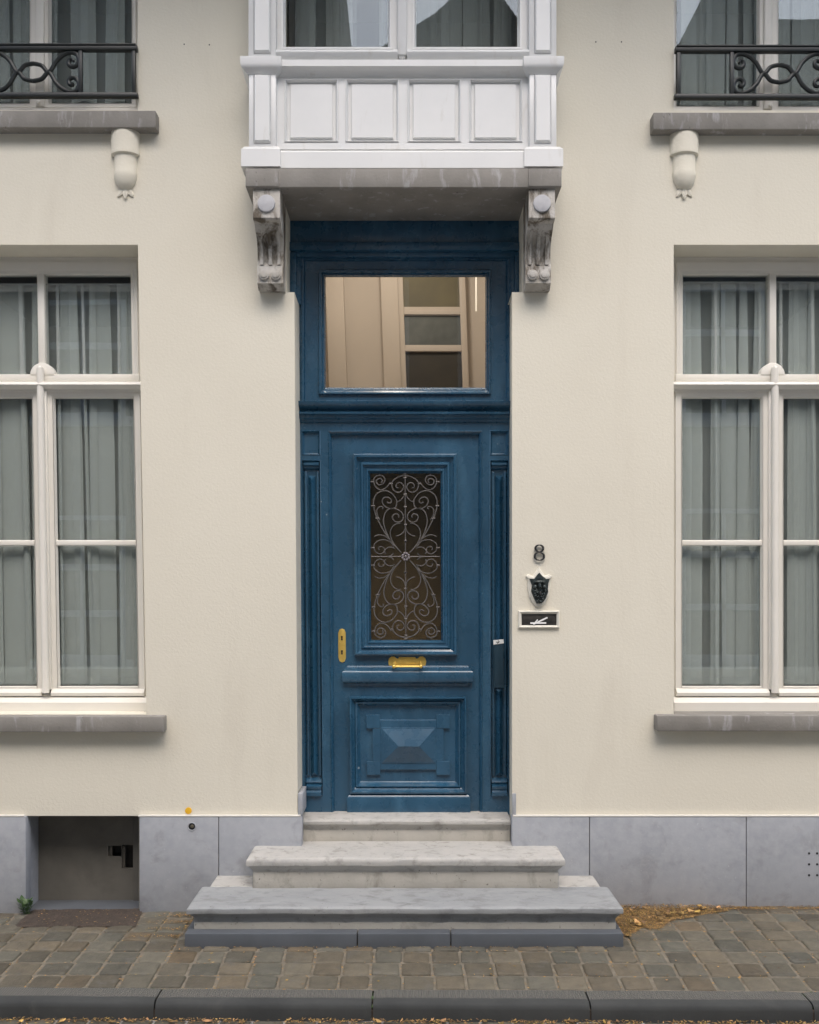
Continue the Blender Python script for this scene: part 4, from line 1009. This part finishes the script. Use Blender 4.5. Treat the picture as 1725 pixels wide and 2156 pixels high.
# in the joints
for k in range(2600):
    j = rnd.randint(-22, 22); row = rnd.randint(0, 8); g = mnoise.noise(Vector((j * .9, row * .5, 9)))
    if g < .0 and rnd.random() < .85: continue
    if rnd.random() < .7: x = -.02 + .149 * j + rnd.gauss(0, .006); d_ = (row + rnd.random()) * rowd
    else: x = -.02 + .149 * (j + rnd.random()); d_ = row * rowd + rnd.gauss(0, .005)
    if d_ < .03 or d_ > 1.005: continue
    if -1.16 < x < 1.13 and d_ < .58: continue
    litter(x, d_, rnd.uniform(.006, .016), rnd.uniform(.002, .0045), -.003)
for k in range(500):
    x = -1.2 - abs(rnd.gauss(0, .12)); d_ = rnd.choice((.11, .225, .34, .45)) + rnd.gauss(0, .014); litter(x, d_, rnd.uniform(.008, .018), rnd.uniform(.002, .005), rnd.random() * .004)
for k in range(260):
    x = rnd.uniform(-1.15, 1.1); litter(x, .585 + abs(rnd.gauss(0, .008)), rnd.uniform(.006, .016), rnd.uniform(.002, .004), 0)
for k in range(2200):
    x = rnd.uniform(-2.6, 2.6)
    if mnoise.noise(Vector((x * 4, 0, 0))) < -.15 and rnd.random() < .7: continue
    litter(x, 1.163 + abs(rnd.gauss(0, .018)), rnd.uniform(.008, .022), rnd.uniform(.003, .007), rnd.random() * .012)
for k in range(60): litter(rnd.uniform(-2.4, 2.4), 1.17 + abs(rnd.gauss(0, .02)), rnd.uniform(.02, .045), rnd.uniform(.01, .02), .008, True)
for k in range(90):
    x = rnd.uniform(-2.15, -1.52); litter(x, rnd.uniform(-.01, .28), rnd.uniform(.006, .016), rnd.uniform(.002, .008), .010)
for k in range(60): litter(rnd.uniform(-2.3, 2.3), rnd.uniform(.05, 1.0) if rnd.random() < 0 else rnd.uniform(.62, 1.0), rnd.uniform(.012, .022), rnd.uniform(.006, .012), .002)
build_raw('leaf_litter', vs, fs, M['leaf'], cols, kind='stuff', label='orange brown fallen leaf litter drifted beside the steps and along the kerb')
# moss and grass in kerb joints and a weed
vs, fs, cols = [], [], []
def tuft(x, d_, z0, n, l_, parent=None):
    b = MB()
    for k in range(n):
        a = rnd.uniform(0, 6.28); r_ = rnd.random() * l_; L = l_ * rnd.uniform(.5, 1.2); p = Vector((x + math.cos(a) * r_ * .5, -(d_ + math.sin(a) * r_ * .5), z0)); t = Vector((math.cos(a) * .6, -math.sin(a) * .6, .8)) * L; sd = Vector((-math.sin(a), math.cos(a), 0)) * l_ * .13
        b.add([p - sd * .4, p + sd * .4, p + t * .55 + sd, p + t * .55 - sd, p + t], [(0, 1, 2, 3), (3, 2, 4)])
    return b
xw, dw = -2.21, .05
T = thing('weed', (xw, -dw, gz(xw, dw)), 'small green weed growing at the left corner of the cellar opening', 'plant')
b = MB()
for k in range(42):
    a = rnd.uniform(0, 6.28); L = rnd.uniform(.02, .05); el = rnd.uniform(.2, 1.2); r0 = rnd.random() * .03; h0 = rnd.random() * .07
    p = Vector((xw + math.cos(a) * r0, -dw + math.sin(a) * r0 * .6, gz(xw, dw) + .005 + h0)); t = Vector((math.cos(a) * math.cos(el), math.sin(a) * math.cos(el) - .15, math.sin(el) * .8)) * L; sd = Vector((-math.sin(a), math.cos(a), .2)) * L * .28
    b.add([p, p + t * .35 + sd, p + t * .7 + sd * .8, p + t * 1.05, p + t * .7 - sd * .8, p + t * .35 - sd], [(0, 1, 2, 3, 4, 5)])
b.build('foliage', M['weed'], T)
b = MB()
for k in range(7):
    a = rnd.uniform(0, 6.28); p = Vector((xw, -dw, gz(xw, dw) - .01)); q = p + Vector((math.cos(a) * .03, math.sin(a) * .02, .07 + rnd.random() * .03)); b.rod(p, q, .0015, 5)
b.build('stem', M['weed'], T)
allm = MB()
for x, d_ in ((-.156, 1.05), (-.156, 1.1), (-.156, 1.145), (1.857, 1.05), (1.857, 1.13), (1.75, 1.015), (1.9, 1.012), (2.0, 1.014), (-1.2, 1.012), (-1.15, 1.014), (-1.25, 1.01), (-.78, .585)):
    q = tuft(x, d_, gz(x, 1.0) - (.012 if d_ < 1.12 else .03), 9, .016); allm.add(q.v, q.f)
allm.build('grass', M['weed'], None, kind='stuff', label='tiny green moss and grass in the kerb joints')

# ---------------------------------------------------------------- houses across the street (mirrored in the panes)
WY = 8.0
def far_house(x0, x1, h, mcol, label, wins, gable, frame_m):
    o = thing('house', ((x0 + x1) / 2, -WY, 0), label, 'house', 'houses across the street')
    b = MB(); b.box(x0, x1, -.2, h, WY, WY + 5, 0)
    b.build('wall', mcol, o)
    b = MB(); b.ext(gable, WY + .05, WY + 4.8); b.build('roof', mat('far_roof', (.05, .05, .055), rough=.8), o)
    for (a, c_, z0, z1, bars) in wins:
        b = MB(); f = .07
        dF = WY - .03
        def bar(xa, xb, za, zb): b.box(xa, xb, za, zb, WY - .04, WY + .02, 0)
        bar(a, a + f, z0, z1); bar(c_ - f, c_, z0, z1); bar(a + f, c_ - f, z1 - f, z1); bar(a + f, c_ - f, z0, z0 + f)
        for zz in bars: bar(a + f, c_ - f, zz - .05, zz + .05)
        bar((a + c_) / 2 - .03, (a + c_) / 2 + .03, z0 + f, z1 - f) if c_ - a > 1.0 else None
        b.box(a - .12, c_ + .12, z0 - .14, z0 - .003, WY - .12, WY + .02, 0)
        w_ = b.build('window', frame_m, o)
        b = MB(); b.box(a + f * .5, c_ - f * .5, z0 + .02, z1 - .02, WY - .015, WY + .02, 0); b.build('pane', mat('far_glass', (.03, .035, .03), rough=.05), w_)
beige = mat('far_beige', (.62, .50, .36), (.56, .45, .33), 2, rough=.9)
brick = mat('far_brick', (.16, .12, .09), (.11, .085, .07), 6, rough=.9)
grey = mat('far_grey', (.22, .22, .20), (.17, .17, .16), 3, rough=.9)
far_house(-2.2, 2.2, 9.5, beige, 'beige rendered house across the street, mirrored in the fanlight', [(-.03, .86, 4.3, 7.6, (6.23, 5.68)), (-1.9, -1.2, .9, 3.3, (2.4,)), (1.2, 1.95, .9, 3.3, (2.4,))], [(-2.2, 9.5), (-1.9, 9.5), (-1.9, 11.6), (-.97, 11.6), (-.95, 9.7), (-.57, 9.75), (.4, 10.35), (1.1, 11), (2.2, 9.5)], M['cream'])
far_house(2.25, 9.5, 9.0, grey, 'grey house with stepped gable across the street, to the right', [(4.2, 5.5, 4.6, 6.6, (5.9,)), (4.2, 5.5, .9, 3.2, (2.5, 1.7)), (6.6, 7.8, .9, 3.2, (2.5,)), (6.6, 7.8, 4.6, 6.6, (5.9,))], [(2.25, 9), (3.6, 9.2), (4.1, 9.9), (4.3, 10.15), (4.55, 10.3), (4.75, 10.7), (4.8, 11.6), (5.5, 11.6), (5.55, 10.7), (7.2, 10.7), (9.5, 9)], M['white'])
far_house(-9.5, -2.25, 9.2, brick, 'brown brick house across the street, to the left', [(-5.6, -4.3, 4.6, 6.4, (5.7,)), (-5.6, -4.3, .9, 3.1, (2.3, 1.6)), (-3.4, -2.6, 0.2, 2.6, ()), (-8, -6.8, .9, 3.1, (2.3,))], [(-9.5, 9.2), (-6.4, 12.6), (-4.2, 12.2), (-2.25, 9.2)], M['white'])
far_house(9.55, 18, 9.8, brick, 'tall brick house across the street, far right', [(11, 12.2, 1, 3.2, ())], [(9.55, 9.8), (13.8, 12), (18, 9.8)], M['white'])
far_house(-18, -9.55, 9.4, grey, 'grey house across the street, far left', [(-12.2, -11, 1, 3.2, ())], [(-18, 9.4), (-13.8, 11.6), (-9.55, 9.4)], M['white'])
